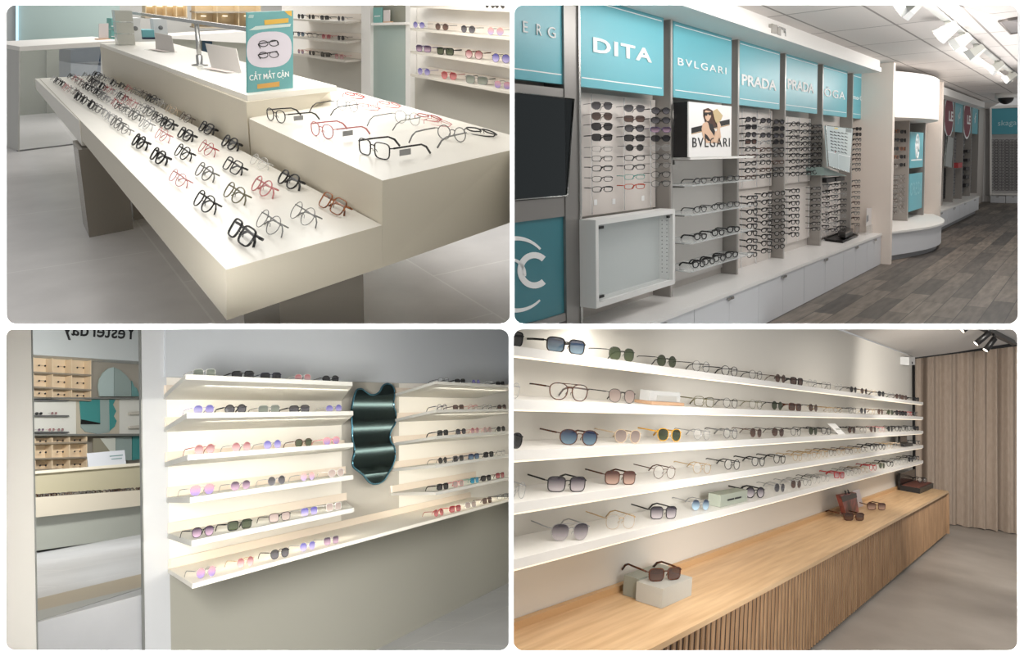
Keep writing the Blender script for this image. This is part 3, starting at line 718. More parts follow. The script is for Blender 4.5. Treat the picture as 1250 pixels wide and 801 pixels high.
        part(s_, 'back_lip', lip, mat('shelf_lip', srgb(238, 228, 216), .4))
        return a_, b_
    R1 = [((500.7, 6), (625, 11.2), 'top'), ((500.7, 34), (625, 46), 'second'), ((500.7, 62), (625, 80), 'third'), ((500.7, 90), (625, 112), 'lowest')]
    items = [[(572, 4, 11, 'clear oval thin'), (598, 6.5, 13, 'black round thin/black'), (610, 8, 13, 'black round thin/black')],
             [(511, 32.2, 15, 'silver round none/violet'), (539, 35, 17, 'black round none/brown'), (571, 38.2, 18, 'black round thin/grey'), (604.5, 42, 21, 'silver round none/peach')],
             [(516.5, 62.5, 17, 'purple square mid/plum'), (543, 67, 19, 'black square thick/green'), (578, 72, 22, 'tortoise round mid/rose'), (611, 76, 23, 'black round thin/violet')],
             [(517, 91, 16, 'lilac round none/violet'), (547.5, 97, 19, 'red panto thin/red'), (581, 104, 25, 'grey square mid/sage'), (613, 109, 21, 'silver panto none/pink')]]
    for (l, r_, nm), its in zip(R1, items):
        a_, b_ = wshelf(l, r_, '%s shelf of the lit niche at the right end of the wall' % nm, 'shelves in the right lit niche')
        for i, (px, py, w_, st) in enumerate(its):
            p = P(px, py, y=yf-.04); f = (p.x-a_.x)/(b_.x-a_.x)
            x0_ = P(px-w_/2, py, y=yf-.04).x; x1_ = P(px+w_/2, py, y=yf-.04).x
            eyewear(R, (p.x, p.y, a_.z+(b_.z-a_.z)*f), st, '%s from left on %s shelf of the right lit niche' % (ORD[i+1], nm), 'sunglasses in the right lit niche', rz=math.pi+.35, lod=1, **fit(R, p, math.pi+.35, w_*1.15, 1.0, 1.3))
    R2 = [((356, 22.5), (421, 26.5), 'top', (443, 24)), ((356, 44), (422, 51), 'middle', (443, 48)), ((356, 65), (421, 74), 'lowest', (443, 72))]
    items = [[(367, 21.5, 8, 'black round mid/black'), (380, 22, 8, 'black round mid/black'), (396, 23, 10, 'black square thick/black'), (416, 24, 9, 'silver round thin/grey')],
             [(356, 42, 5, 'black round mid/black'), (367, 43, 9, 'navy round mid/blue'), (381, 46, 11, 'black square mid'), (398, 48, 11, 'pink panto mid/red'), (416, 50, 9, 'black round thin/black')],
             [(367, 64.5, 8, 'pink round thin/peach'), (380.5, 66, 8, 'black round none/black'), (397, 70, 11, 'black square thick/black'), (414, 72.5, 11, 'pink panto thin/rose')]]
    for (l, r_, nm, eb), its in zip(R2, items):
        a_, b_ = wshelf(l, r_, '%s shelf of the lit niche behind the teal sign' % nm, 'shelves in the far lit niche', eb)
        for i, (px, py, w_, st) in enumerate(its):
            p = P(px, py, y=yf-.04); f = (p.x-a_.x)/(b_.x-a_.x)
            eyewear(R, (p.x, p.y, a_.z+(b_.z-a_.z)*f), st, '%s from left on %s shelf behind the teal sign' % (ORD[i+1], nm), 'sunglasses in the far lit niche', rz=math.pi+.35, lod=2, **fit(R, p, math.pi+.35, w_*1.15, 1.0, 1.3))
tables_room()

# ================================================================== LONG OPTICAL WALL
def optical_wall():
    R = W; P = R.P
    yb, yfin, yr = .45, .29, .30           # wall panel, front edge of the fins, plane of the eyewear
    zf = -.43
    xe = P(1201, 200, y=.45).x             # end wall
    zs = P(950, 47, y=0).z                 # underside of the canopy
    zc = P(1000, 49, y=0).z+.03            # ceiling
    plank = mat('grey_wood_plank', srgb(96, 88, 80), .5, fn=bricks(srgb(74, 69, 64), srgb(128, 117, 106), srgb(50, 46, 43), 1.15, .19, .004, 1., 0, (0, 0, 0), (2.5, .62, 1.35, (1, 7, 1)), .37))
    xn = -1.2
    MB_ = MB
    fl = [P(640, 400, z=zf), P(1290, 400, z=zf), P(1290, 205, z=zf), P(1190, 205, z=zf)]
    x0 = P(640, 400, z=zf).x
    m = MB().prism([Vector((-.4, .45, zf)), P(700, 399, z=zf), P(1247, 399, z=zf), P(1247, 225, z=zf), Vector((xe+.3, .45, zf))], (0, 0, -.02)); single('floor', m, plank, R, kind='structure')
    tiles = mat('ceiling_tile', srgb(228, 222, 218), .7, fn=bricks(srgb(228, 222, 218), srgb(222, 216, 212), srgb(150, 144, 140), 1.25, .62, .012, 1., 0, (.3, .16, 0), None, .0))
    m = MB().prism([Vector((-1.5, .45, zc)), P(815, 2, z=zc), P(1247, 2, z=zc), P(1247, 112, z=zc), Vector((xe+.3, .45, zc))], (0, 0, .02)); single('ceiling', m, tiles, R, kind='structure')
    wl = mat('rack_back_grey', srgb(206, 200, 194), .45)
    m = MB().box((-2., yb, zf), (xe, yb+.05, zc)); single('wall_left', m, wl, R, kind='structure')
    # end wall
    m = MB().box((xe+.02, -6, zf), (xe+.07, .45, zc)); single('wall_end', m, mat('end_wall_white', srgb(214, 212, 210), .5), R, kind='structure')
    # canopy
    m = MB().box((-.9, .0, zs+.06), (P(1074, 88, y=0).x, .05, zc)).box((-.9, -.02, zs), (P(1074, 88, y=0).x, yb, zs+.06)); single('trim_1', m, WHITE, R, kind='structure')
    fx = [P(px, 200, y=yfin).x for px in (819, 900.5, 957.5, 1003, 1039.5)]
    # big pillars
    p1x = P(1088.5, 310, y=-.1).x; p2x = P(1148.5, 250, y=-.1).x
    for i, px_ in enumerate((p1x, p2x)):
        m = MB().box((px_-.12, -.1, zf), (px_, yb, zc-.002)); single('trim_%d' % (i+2), m, mat('pillar_white', srgb(238, 226, 216), .45), R, kind='structure')
    fin_m = mat('fin_grey', srgb(160, 155, 150), .4, .3)
    x7 = p1x-.122
    for i, x in enumerate(fx):
        f = thing('divider_fin', 'grey upright divider fin, %s from the left edge of the long rack wall' % ORD[i+2], 'divider', R, (x, yfin, 0), 'divider fins')
        part(f, 'blade', MB().box((x, yfin+.012, .001), (x+.025, yb, zs)), fin_m)
        part(f, 'front_edge', MB().box((x-.004, yfin, .001), (x+.029, yfin+.012, zs)), mat('fin_edge', srgb(178, 174, 170), .3, .4))
    # first wide metal post
    xa, xb = P(690, 200, y=yfin).x, P(708, 200, y=yfin).x
    po = thing('metal_post', 'broad brushed metal post right of the dark mirror', 'post', R, ((xa+xb)/2, yfin, zf))
    part(po, 'column', MB().box((xa, yfin, zf), (xb, yb, zs)), GREYMET)
    part(po, 'edge_strip', MB().box((xb-.02, yfin-.012, zf), (xb, yfin, zs)), STEEL)
    # ---- sign boards
    ys = yfin+.015
    zt = P(822, 21, y=ys).z; z0 = P(894, 127, y=ys).z
    line = LETTER
    def board(x0_, x1_, lab, txt, tl, tr_, top=None, bold=0., sp=1., cond=None):
        b = thing('sign_board', lab, 'sign', R, ((x0_+x1_)/2, ys, z0), 'teal sign boards above the racks')
        part(b, 'panel', MB().box((x0_, ys, z0), (x1_, ys+.03, top or zt)), TEAL)
        for zz in (z0+.055, (top or zt)-.06):
            part(b, 'border_line', MB().box((x0_+.03, ys-.002, zz), (x1_-.03, ys, zz+.007)), line)
        if txt:
            l, r_ = P(*tl, y=ys-.001), P(*tr_, y=ys-.001)
            part(b, 'lettering', text_mb(txt, Vector((l.x, ys-.001, (l.z+r_.z)/2)), Vector((r_.x, ys-.001, (l.z+r_.z)/2)), bold=bold, spacing=sp, thick=.006, height=cond), LETTER)
        return b
    e = lambda px: P(px, 90, y=ys).x
    board(e(707), e(810), 'large teal sign board with bold serif white letters, above the leftmost rack', 'DITA', (723.5, 63), (795, 76), bold=.025, sp=1.15, cond=.095)
    board(e(822), e(893), 'teal sign board with thin spaced letters, above the boxed poster', 'BVLGARI', (827, 79.5), (886, 90.5), sp=1.25, cond=.058)
    board(e(902), e(952), 'teal sign board with bold letters, right of the thin lettered sign', 'PRADA', (905, 104), (947, 110), bold=.02, cond=.1)
    board(e(959), e(998), 'teal sign board with bold letters, second of two alike signs', 'PRADA', (961, 108), (993, 114), bold=.02, cond=.105)
    board(e(1005), e(1034.5), 'teal sign board with wide rounded letters, above the tilted mirror', 'ÖGA', (1005.5, 118), (1031, 121), sp=1.1, cond=.12)
    b = board(e(1041), e(1063.5), 'narrow teal sign board with tiny letters and ring, last before the white pillar', 'mo Q', (1041, 121), (1053, 123), cond=.06)
    part(b, 'lettering', text_mb('————', P(1052, 123, y=ys-.001), P(1062, 124, y=ys-.001), bold=.01), LETTER)
    b = board(-1.15, e(688.5), 'teal sign board with thin widely spaced letters, cut by the left edge', None, None, None, top=zs-.01)
    for ch_, u0, u1 in (('E', 638, 643.5), ('R', 654.5, 660.5), ('G', 668, 677.5)):
        l_, r2_ = P(u0, 39+(u0-637)*.18, y=ys-.001), P(u1, 39+(u1-637)*.18, y=ys-.001); zz = P(657, 43, y=ys).z
        part(b, 'letter', text_mb(ch_, Vector((l_.x, ys-.001, zz)), Vector((r2_.x, ys-.001, zz)), thick=.006, height=.065), LETTER)
    # ---- left bay: dark mirror, rails, lower teal panel
    lf = thing('rail_frame', 'brushed metal cross rails above and below the dark mirror', 'rail', R, (-.6, yfin, .9))
    for a_, b_ in ((105, 118), (243, 268), (392, 402)):
        z1, z2 = P(660, a_, y=yfin).z, P(660, b_, y=yfin).z
        part(lf, 'rail', MB().box((-1.15, yfin+.006, z2), (xa-.002, yfin+.05, z1)), GREYMET)
    mm = thing('display_mirror', 'mirror with dark reflection in slim metal frame left of the sunglasses rack', 'mirror', R, (-.6, yfin, .9))
    q = [P(*v, y=yfin) for v in ((620, 112), (700, 121), (692, 239), (620, 244.5))]
    m = MB().prism(q, (0, .01, 0)); part(mm, 'glass', m, mat('mirror_dark_reflection', (.06, .07, .075), .03, 1.))  # dark reflection put into the glass colour
    m = MB().tube([v+Vector((0, -.004, 0)) for v in q], .006, 6, closed=True); part(mm, 'frame', m, STEEL)
    tp = thing('ring_logo_sign', 'deep teal panel with large white ring logo below the dark mirror', 'sign', R, (-.6, yfin, -.1))
    q = [P(*v, y=yfin+.02) for v in ((610, 270), (696, 261.5), (698, 382), (610, 402))]
    part(tp, 'panel', MB().prism(q, (0, .02, 0)), TEALD)
    def arc(cx_, cy_, r, a0, a1, w0, w1=None, k=1.0, n=28):
        m_ = MB(); outer = []; inner = []
        for i in range(n+1):
            f = i/n; a = math.radians(a0+(a1-a0)*f); w_ = w0+((w1 if w1 is not None else w0)-w0)*f
            outer.append(P(cx_+(r+w_/2)*math.cos(a)*.92, cy_-(r+w_/2)*math.sin(a)*k, y=yfin+.019)); inner.append(P(cx_+(r-w_/2)*math.cos(a)*.92, cy_-(r-w_/2)*math.sin(a)*k, y=yfin+.019))
        n_ = len(outer); off = Vector((0, -.003, 0))
        m_.add([v+off for v in outer]+[v+off for v in inner]+outer+inner,
               [[i, i+1, n_+i+1, n_+i] for i in range(n_-1)]+[[i, i+1, 2*n_+i+1, 2*n_+i] for i in range(n_-1)]+[[n_+i, n_+i+1, 3*n_+i+1, 3*n_+i] for i in range(n_-1)])
        return m_
    part(tp, 'logo_ring', arc(652, 330, 18.5, 48, 312, 7.5), LETTER)
    part(tp, 'logo_ring', arc(624, 334, 17, -10, 95, 5, 3), LETTER)
    part(tp, 'logo_arc', arc(630, 336, 45, 45, 95, 2.5, 5.5), LETTER)
    part(tp, 'logo_arc', arc(630, 334, 45, -46, -95, 2, 5.5), LETTER)
    # ---- counter and cabinets
    xs = P(712, 388, z=0).x-.4
    ctop = thing('countertop', 'long white countertop running below the racks', 'countertop', R, (2, .2, 0))
    part(ctop, 'slab', MB().box((xb+.01, 0, -.03), (p1x-.12, yb, 0)), white('counter_white', (238, 236, 234), .3))
    cab = mat('cabinet_white', srgb(214, 216, 220), .4)
    edges = [P(px, 400, y=.01).x for px in (735, 848, 926.5, 982, 1030, 1070)]+[p1x-.12]
    edges = [P(px, py, y=.01).x for px, py in ((760, 420), (848, 380), (926.5, 350), (982, 330), (1030, 312), (1059, 300))]+[p1x-.125]
    zk = P(1010, 356, y=.01).z
    wn = ['nearest the left edge', 'second from the left edge', 'third from the left edge', 'fourth from the left edge', 'fifth from the left edge', 'last before the white pillar']
    for i in range(6):
        a_, b_ = edges[i], edges[i+1]; c_ = thing('base_cabinet', 'white base cabinet under the long countertop, %s' % wn[i], 'cabinet', R, ((a_+b_)/2, .1, zf), 'base cabinets')
        part(c_, 'carcass', MB().box((a_, .035, zk), (b_-.003, yb, -.032)), cab)
        part(c_, 'plinth', MB().box((a_, .06, zf+.001), (b_-.003, yb, zk)), mat('plinth_grey', srgb(150, 152, 156), .5))
        mid = (a_+b_)/2
        for u, v in ((a_+.002, mid-.003), (mid+.001, b_-.006)):
            dr = part(c_, 'door', MB().box((u, .012, zk), (v, .033, -.036)), cab)
            h0, h1_ = (mid-.06, mid-.006) if u < mid-.01 else (mid+.004, mid+.058)
            part(dr, 'handle', MB().box((h0, -.006, -.05), (h1_, .0119, -.045)).box((h0, -.006, -.068), (h1_, -.002, -.0501)), STEEL)
    # ---- racks of eyewear
    rod_m = mat('acrylic_rod', (.9, .92, .94), .05, alpha=.35)
    def rack(nm, xl, xr, zb_, zt_, cols, deep=.10):
        t = thing('eyewear_rack', nm, 'rack', R, ((xl+xr)/2, yb-.02, zb_), 'wall racks')
        part(t, 'back_panel', MB().box((xl, yb-.03, zb_), (xr, yb-.002, zt_)), mat('rack_panel_white', srgb(222, 214, 208), .35))
        for x in cols: part(t, 'rod', MB().tube([(x+.02, yb-.05, zb_+.01), (x+.02, yb-.05, zt_-.01)], .005, 6), rod_m)
        return t
    def fill(name, cols, rows, styles, where, group, lod, px_w=None, sc=1.0, skip=()):
        """cols: x of the columns; rows: z of the rows; one style per place."""
        k = 0
        for ri, z in enumerate(rows):
            for ci, x in enumerate(cols):
                k += 1
                if (ri, ci) in skip: continue
                st = styles(ri, ci)
                if st and lod: st = st.replace(' thick', ' heavy').replace(' mid', ' heavy').replace(' thin', ' thick')
                if st is None: continue
                eyewear(R, (x, yr, z), st, where(ri, ci), group, rz=-.42, lod=lod, lensword=False, **fit(R, (x, yr, z), -.42, px_w, sc, sc))
    C3 = ['left', 'middle', 'right']; C2 = ['left', 'right']
    def zrow(px, pys, h=0): return [P(px, py, y=yr).z-.022 for py in pys]
    # bay one
    cx = [P(px, 180, y=yr).x for px in (735.5, 775, 807)]
    r1 = zrow(735.5, (130, 143, 155.5, 168, 181, 193, 205, 218, 230.5))
    t = rack('clear rodded rack of sunglasses and eyeglasses between metal post and boxed poster', xb+.02, fx[0]-.01, P(760, 258, y=yb-.03).z, P(760, 118, y=yb-.03).z, cx)
    for i, (px, py) in enumerate(((727, 247), (749.5, 246), (785, 242))):
        q_ = P(px, py, y=yb-.034); part(t, 'white_sticker', MB().box((q_.x-.02, yb-.034, q_.z-.02), (q_.x+.02, yb-.031, q_.z+.02)), LETTER)
    S1_ = [['black aviator thin/grey', 'black aviator thin/grey', 'black round thick/grey'], ['brown aviator thin/brown', 'brown square mid/brown', 'black panto thick/grey'], ['black aviator mid/black', 'black panto thick/grey', 'purple cat-eye mid/plum'],
           ['black square thick/black', 'black square thick/black', 'black panto thick/black'], ['black rectangular thin', 'black round none/black', 'silver panto thin'], ['black rectangular mid', 'black rectangular thick', 'black panto mid'],
           ['black rectangular thick', 'black rectangular thick', 'black panto thin'], ['black rectangular mid', 'teal rectangular mid', 'black panto mid'], ['black rectangular thick', 'orange rectangular thick', 'black panto mid']]
    fill('a', cx, r1, lambda r, c: S1_[r][c], lambda r, c: '%s column, row %s of the leftmost rack' % (C3[c], ORD[r+1]), 'eyewear on the leftmost rack', 0, 27, sc=1.1)
    # bay three
    cx = [P(px, 180, y=yr).x for px in (917, 935, 951)]
    r3 = zrow(917, (146, 155, 164.5, 173, 182, 190, 199, 208, 216))
    r3b = zrow(920, (240.5, 249.5, 258.5, 267.5, 276, 284.5, 293.5, 302, 311))
    rack('upper rack of eyeglasses right of the boxed poster', fx[1]+.035, fx[2]-.01, P(930, 228, y=yb-.03).z, P(930, 134, y=yb-.03).z, cx)
    rack('lower rack of dark eyeglasses right of the glass shelves', fx[1]+.035, fx[2]-.01, P(930, 322, y=yb-.03).z, P(930, 234, y=yb-.03).z, cx)
    def s3(r, c):
        if r in (0, 2): return 'black panto thick/grey'
        if r == 1: return ['black square thick/black', 'silver panto thin', 'black square thick/black'][c]
        if r == 3: return ['black square thick/brown', 'silver oval thin', 'black round thick/black'][c]
        return ['black rectangular mid', 'black panto mid', 'brown rectangular mid'][(r+c) % 3]
    fill('b', cx, r3, s3, lambda r, c: '%s column, row %s, upper rack beside the poster' % (C3[c], ORD[r+1]), 'eyewear on the upper rack beside the poster', 1, 14.5, sc=1.05)
    fill('b', [x+.05 for x in cx], r3b, lambda r, c: 'black panto thick' if (r+c) % 3 else 'black rectangular mid', lambda r, c: '%s column, row %s, rack beside the glass shelves' % (C3[c], ORD[r+1]), 'eyewear on the lower rack beside the glass shelves', 1, 14, sc=1.05)
    # bay four
    cx = [P(px, 180, y=yr).x for px in (971.5, 985.5, 998)]
    r4 = zrow(971.5, (151.5, 160, 167.5, 175, 182, 189.5, 197, 204.5, 212.5))
    r4b = zrow(973, (233, 240.5, 248, 255.5, 263.5, 271, 279, 286))
    rack('upper rack of black eyeglasses left of the tilted mirror', fx[2]+.035, fx[3]-.01, P(980, 222, y=yb-.03).z, P(980, 144, y=yb-.03).z, cx)
    t = rack('lower rack with clear front sheet left of the black tray', fx[2]+.035, fx[3]-.01, P(980, 292, y=yb-.03).z, P(980, 228, y=yb-.03).z, cx)
    fill('c', cx, r4, lambda r, c: ['black panto thick', 'black panto mid', 'black rectangular mid'][(r*2+c) % 3], lambda r, c: '%s column, row %s, upper rack left of tilted mirror' % (C3[c], ORD[r+1]), 'eyewear on the upper rack left of the tilted mirror', 1, 11.5, sc=1.05)
    fill('c', [cx[0]+.02, cx[2]], r4b, lambda r, c: 'black panto mid' if c == 0 else 'black rectangular thin', lambda r, c: '%s column, row %s, rack left of black tray' % (C2[c], ORD[r+1]), 'eyewear on the lower rack left of the black tray', 1, 11, sc=1.05)
    # bay five
    cx = [P(px, 180, y=yr).x for px in (1010, 1020.5, 1031)]
    r5 = zrow(1018, (226, 233, 240, 246.5, 253, 260, 267, 274, 281))
    rack('lower rack of dark eyeglasses beneath the tilted mirror', fx[3]+.035, fx[4]-.01, P(1020, 285, y=yb-.03).z, P(1020, 220, y=yb-.03).z, cx)
    fill('d', cx, r5, lambda r, c: 'black rectangular mid' if (r+c) % 4 else 'silver panto thin', lambda r, c: '%s column, row %s, rack beneath the tilted mirror' % (C3[c], ORD[r+1]), 'eyewear on the rack beneath the tilted mirror', 2, 8.5, sc=1.05)
    # bay six
    cx = [P(px, 180, y=yr).x for px in (1048, 1056.5, 1064.5)]
    r6 = zrow(1056, (158, 164.5, 171, 177, 183, 189, 194.5, 200.5, 206.5)); r6b = zrow(1056, (220.5, 226.5, 233, 239.5, 246, 252, 258, 264.5, 271))
    rack('upper rack topped by sunglasses, last before the white pillar', fx[4]+.035, x7-.01, P(1055, 214, y=yb-.03).z, P(1055, 153, y=yb-.03).z, cx)
    rack('lower rack of fine eyeglasses, last before the white pillar', fx[4]+.035, x7-.01, P(1055, 279, y=yb-.03).z, P(1055, 217, y=yb-.03).z, cx)
    fill('e', cx, r6, lambda r, c: 'black square thick/black' if r < 2 or (r, c) == (2, 1) else ['brown panto mid', 'grey panto mid', 'black panto mid'][(r+c) % 3], lambda r, c: '%s column, row %s, upper rack before the pillar' % (C3[c], ORD[r+1]), 'eyewear on the upper rack before the pillar', 2, 7.5, sc=1.05)
    fill('e', cx, r6b, lambda r, c: ['grey panto mid', 'black rectangular thin', 'brown panto mid'][(r*2+c) % 3], lambda r, c: '%s column, row %s, lower rack before the pillar' % (C3[c], ORD[r+1]), 'eyewear on the lower rack before the pillar', 2, 7.5, sc=1.05)
    # ---- boxed poster and glass shelves in bay two
    xl, xr = fx[0]+.03, fx[1]
    pf = .14; fc = [P(841, 125, y=pf), P(893, 129, y=pf), P(893.5, 191, y=pf), P(842, 191.5, y=pf)]
    px0, px1, pz0, pz1 = fc[0].x, fc[1].x, (fc[2].z+fc[3].z)/2, (fc[0].z+fc[1].z)/2
    pb = thing('poster_box', 'boxed white advertising poster with a woman in sunglasses', 'poster', R, ((px0+px1)/2, pf+.05, pz0))
    part(pb, 'box', MB().box((px0, pf+.012, pz0), (px1, pf+.13, pz1)), DARK)
    part(pb, 'printed_face', MB().box((px0, pf, pz0), (px1, pf+.012, pz1)), mat('poster_white', srgb(246, 244, 242), .4))
    U = lambda u, v, o=.002: Vector((px0+(px1-px0)*u, pf-o, pz1+(pz0-pz1)*v))
    def pr(nm, pts, col, o): part(pb, nm, MB().prism([U(u, v, o) for u, v in pts], (0, .0009, 0)), mat('poster_'+nm+'_%d%d%d' % col, srgb(*col), .5))
    skin = (222, 186, 158)
    pr('band_print', [(.05, .47), (.95, .26), (.95, .36), (.05, .57)], (22, 20, 20), .0012)
    pr('band_print', [(.05, .575), (.95, .365), (.95, .38), (.05, .59)], (190, 150, 90), .0012)
    pr('hair_print', [(.31, .12), (.42, .08), (.52, .12), (.58, .30), (.62, .42), (.5, .45), (.36, .38), (.31, .24)], (74, 44, 30), .0022)
    pr('skin_print', [(.30, .38), (.38, .34), (.52, .42), (.60, .52), (.70, .46), (.73, .62), (.68, .74), (.36, .74), (.30, .62), (.27, .48)], skin, .0028)
    pr('dress_print', [(.42, .36), (.52, .38), (.58, .52), (.56, .60), (.46, .48)], (24, 22, 24), .0038)
    pr('dress_print', [(.34, .56), (.40, .60), (.48, .70), (.42, .70), (.34, .63)], (24, 22, 24), .0038)
    pr('arm_print', [(.52, .70), (.60, .74), (.72, .40), (.66, .28), (.62, .34), (.64, .46), (.57, .62)], (226, 192, 164), .0048)
    pr('face_print', [(.33, .17), (.36, .13), (.47, .14), (.48, .24), (.43, .32), (.39, .33), (.35, .28)], skin, .0048)
    pr('handbag_print', [(.52, .13), (.62, .08), (.76, .20), (.72, .29), (.62, .37), (.56, .28)], (206, 184, 140), .0058)
    pr('sunglasses_print', [(.31, .17), (.40, .165), (.49, .15), (.50, .20), (.44, .22), (.40, .19), (.38, .23), (.32, .23)], (24, 20, 20), .0064)
    part(pb, 'lettering', text_mb('BVLGARI', U(.07, .82), U(.95, .81), height=.075, spacing=1.2), DARK)
    shz = [P(860, 193, y=.2).z]
    gs = thing('poster_ledge', 'narrow white ledge carrying the boxed poster', 'shelf', R, ((xl+xr)/2, .3, pz0))
    part(gs, 'board', MB().box((xl, .14, pz0-.02), (xr-.002, yb, pz0-.002)), WHITE)
    part(gs, 'bracket', MB().box((xl+.05, .3, pz0-.06), (xl+.065, yb, pz0-.02)), STEEL)
    gy = .16
    rows = [((870, 223), 3, 'top'), ((870, 257), 3, 'second'), ((870, 289.5), 3, 'third'), ((880, 319), 4, 'lowest')]
    bk = thing('backing_panel', 'pale backing panel behind the four glass shelves', 'panel', R, ((xl+xr)/2, yb, .2))
    part(bk, 'sheet', MB().box((xl+.02, yb-.02, .06), (xr-.01, yb-.002, pz0-.03)), mat('backing_grey', srgb(214, 210, 206), .4))
    for (q_, n_, nm) in rows:
        z = P(*q_, y=gy).z
        s_ = thing('glass_shelf', '%s of four small glass shelves below the poster' % nm, 'shelf', R, ((xl+xr)/2, .3, z-.01), 'glass shelves below the poster')
        part(s_, 'pane', MB().box((xl+.01, .13, z-.012), (xr-.01, yb-.021, z-.002)), mat('shelf_glass', (.9, .94, .94), .05, alpha=.4))
        for xx in (xl+.12, xr-.12): part(s_, 'bracket', MB().box((xx-.008, .25, z-.03), (xx+.008, yb-.021, z-.0125)), STEEL)
        xs_ = [P(px, q_[1], y=gy).x for px in ((857, 878.5, 897) if n_ == 3 else (855, 867, 880, 895))]
        for i, x in enumerate(xs_[:n_]):
            eyewear(R, (min(x, xr-.1), gy+.01, z), 'black panto %s' % ('thick' if nm in ('top', 'second') else 'heavy'), '%s from left on the %s glass shelf' % (ORD[i+1], nm), 'eyeglasses on the glass shelves', rz=-.3, lod=1, **fit(R, (x, gy, z), -.3, 17, 1.05, 1.05))
    # ---- open white display case standing in front of bay one
    yc = .16
    q = [P(727, 267, y=yc), P(824, 256.5, y=yc), P(824, 348, y=yc), P(729, 375, y=yc)]
    dxl, dxr = q[0].x, q[1].x; dz0, dz1 = (q[2].z+q[3].z)/2, (q[0].z+q[1].z)/2
    dc = thing('display_case', 'empty white wall display case with glass front below the leftmost rack', 'display case', R, ((dxl+dxr)/2, .15, dz0))
    dw = mat('case_white', srgb(232, 232, 230), .35); yq = .285; th_ = .035
    part(dc, 'side_panel', MB().box((dxl, yc, dz0), (dxl+th_, yq, dz1)), dw)
    part(dc, 'side_panel', MB().box((dxr-th_, yc, dz0), (dxr, yq, dz1)), dw)
    part(dc, 'top_panel', MB().box((dxl+th_, yc, dz1-th_), (dxr-th_, yq, dz1)), dw)
    part(dc, 'bottom_panel', MB().box((dxl+th_, yc, dz0), (dxr-th_, yq, dz0+th_)), dw)
    part(dc, 'back_panel', MB().box((dxl+th_, yq-.01, dz0+th_), (dxr-th_, yq, dz1-th_)), mat('case_back', srgb(196, 202, 202), .25))
    part(dc, 'glass_pane', MB().box((dxl+th_, yc+.03, dz0+th_), (dxr-th_, yc+.035, dz1-th_)), GLASSC)
    for z in (dz0+th_+.02, dz1-th_-.03): part(dc, 'hinge', MB().box((dxl+th_+.005, yc+.015, z), (dxl+th_+.09, yc+.03, z+.018)), DARK)
    part(dc, 'lock', MB().box((dxr-th_-.05, yc+.015, dz1-th_-.03), (dxr-th_-.02, yc+.03, dz1-th_-.012)), DARK)
    for yy in (yc+.05, yc+.09):
        m = MB()
        for k in range(14): m.lathe(Vector((dxr-th_-.0005, yy, dz0+.09+k*(dz1-dz0-.18)/13)), [(.006, 0), (.006, -.001)], 6, axis=(1, 0, 0))
        part(dc, 'peg_hole', m, mat('peg_grey', srgb(120, 120, 120), .5), kind='stuff')
    for xx in (dxl+.02, dxr-.06):
        part(dc, 'wall_bracket', MB().box((xx, yq, (dz0+dz1)/2-.03), (xx+.04, yb, (dz0+dz1)/2+.03)), STEEL)
    # ---- tilted mirror in bay five
    yt = .2
    q = [P(*v, y=yt) for v in ((1011, 153), (1044, 157), (1032, 211), (1006, 203))]
    q = [q[0]+Vector((0, .03, 0)), q[1]+Vector((0, .03, 0)), q[2]+Vector((0, -.05, 0)), q[3]+Vector((0, -.05, 0))]
    tm = thing('tilting_mirror', 'pale tilted panel with rows of small eyewear prints, hung between two racks', 'mirror', R, q[3])
    nn = (q[1]-q[0]).cross(q[3]-q[0]).normalized()
    if nn.y > 0: nn = -nn
    part(tm, 'panel', MB().prism(q, -nn*.02), mat('pale_mirror_panel', srgb(206, 220, 222), .08))
    V = lambda u, v, o=.002: q[0].lerp(q[1], u).lerp(q[3].lerp(q[2], u), v)+nn*o
    part(tm, 'rim', MB().tube(q, .006, 6, closed=True), STEEL)
    m = MB()
    for r_ in range(7):
        for c_ in range(5):
            m.tube([V(.14+.14*c_, .13+.075*r_), V(.24+.14*c_, .145+.075*r_)], .006, 5)
    part(tm, 'eyewear_print', m, mat('print_grey', srgb(110, 116, 118), .5), kind='stuff')
    for u0, u1, v0, v1, col in ((.3, .42, .03, .06, (214, 190, 70)), (.28, .44, .6, .635, (150, 90, 84)), (.42, .46, .62, .99, (190, 204, 206)), (.02, .98, .645, .655, (236, 240, 240)), (.72, .95, .02, .1, (120, 130, 130))):
        part(tm, 'printed_patch', MB().prism([V(u0, v0), V(u1, v0), V(u1, v1), V(u0, v1)], nn*.001), mat('patch_%d_%d' % col[:2], srgb(*col), .5))
    sh_ = thing('teal_ledge', 'small grey green glass ledge under the tilted mirror', 'shelf', R, P(1020, 214, y=.3))
    part(sh_, 'pane', MB().prism([P(1005, 204, y=.22), P(1030, 213, y=.22), P(1034, 215, y=.22), P(1006, 214, y=.22)], (0, .2, 0)), mat('ledge_green', srgb(150, 172, 168), .3))
    bz = P(1018, 222, y=.25).z
    for i, (a_, b_) in enumerate(((1009, 1019), (1021, 1031))):
        xx0, xx1 = P(a_, 222, y=.25).x, P(b_, 222, y=.25).x
        part(thing('eyewear_case', 'black eyewear case on the rack top under the tilted mirror, %s one' % ['left', 'right'][i], 'case', R, ((xx0+xx1)/2, .3, bz), 'black cases under the tilted mirror'), 'shell',
             MB().box((xx0, .25, bz), (xx1, .36, bz+.05)), DARK)
    # ---- things on the counter
    z = 0
    a_ = [P(1007, 294, z=0), P(1029, 297, z=0), P(1047, 289, z=0), P(1028, 284, z=0)]
    t = thing('display_tray', 'flat black tray on the countertop before the pillar', 'tray', R, a_[0].lerp(a_[2], .5))
    part(t, 'base', MB().hexa(a_, [v+Vector((0, 0, .02)) for v in a_]), DARK)
    c_ = a_[0].lerp(a_[2], .5)
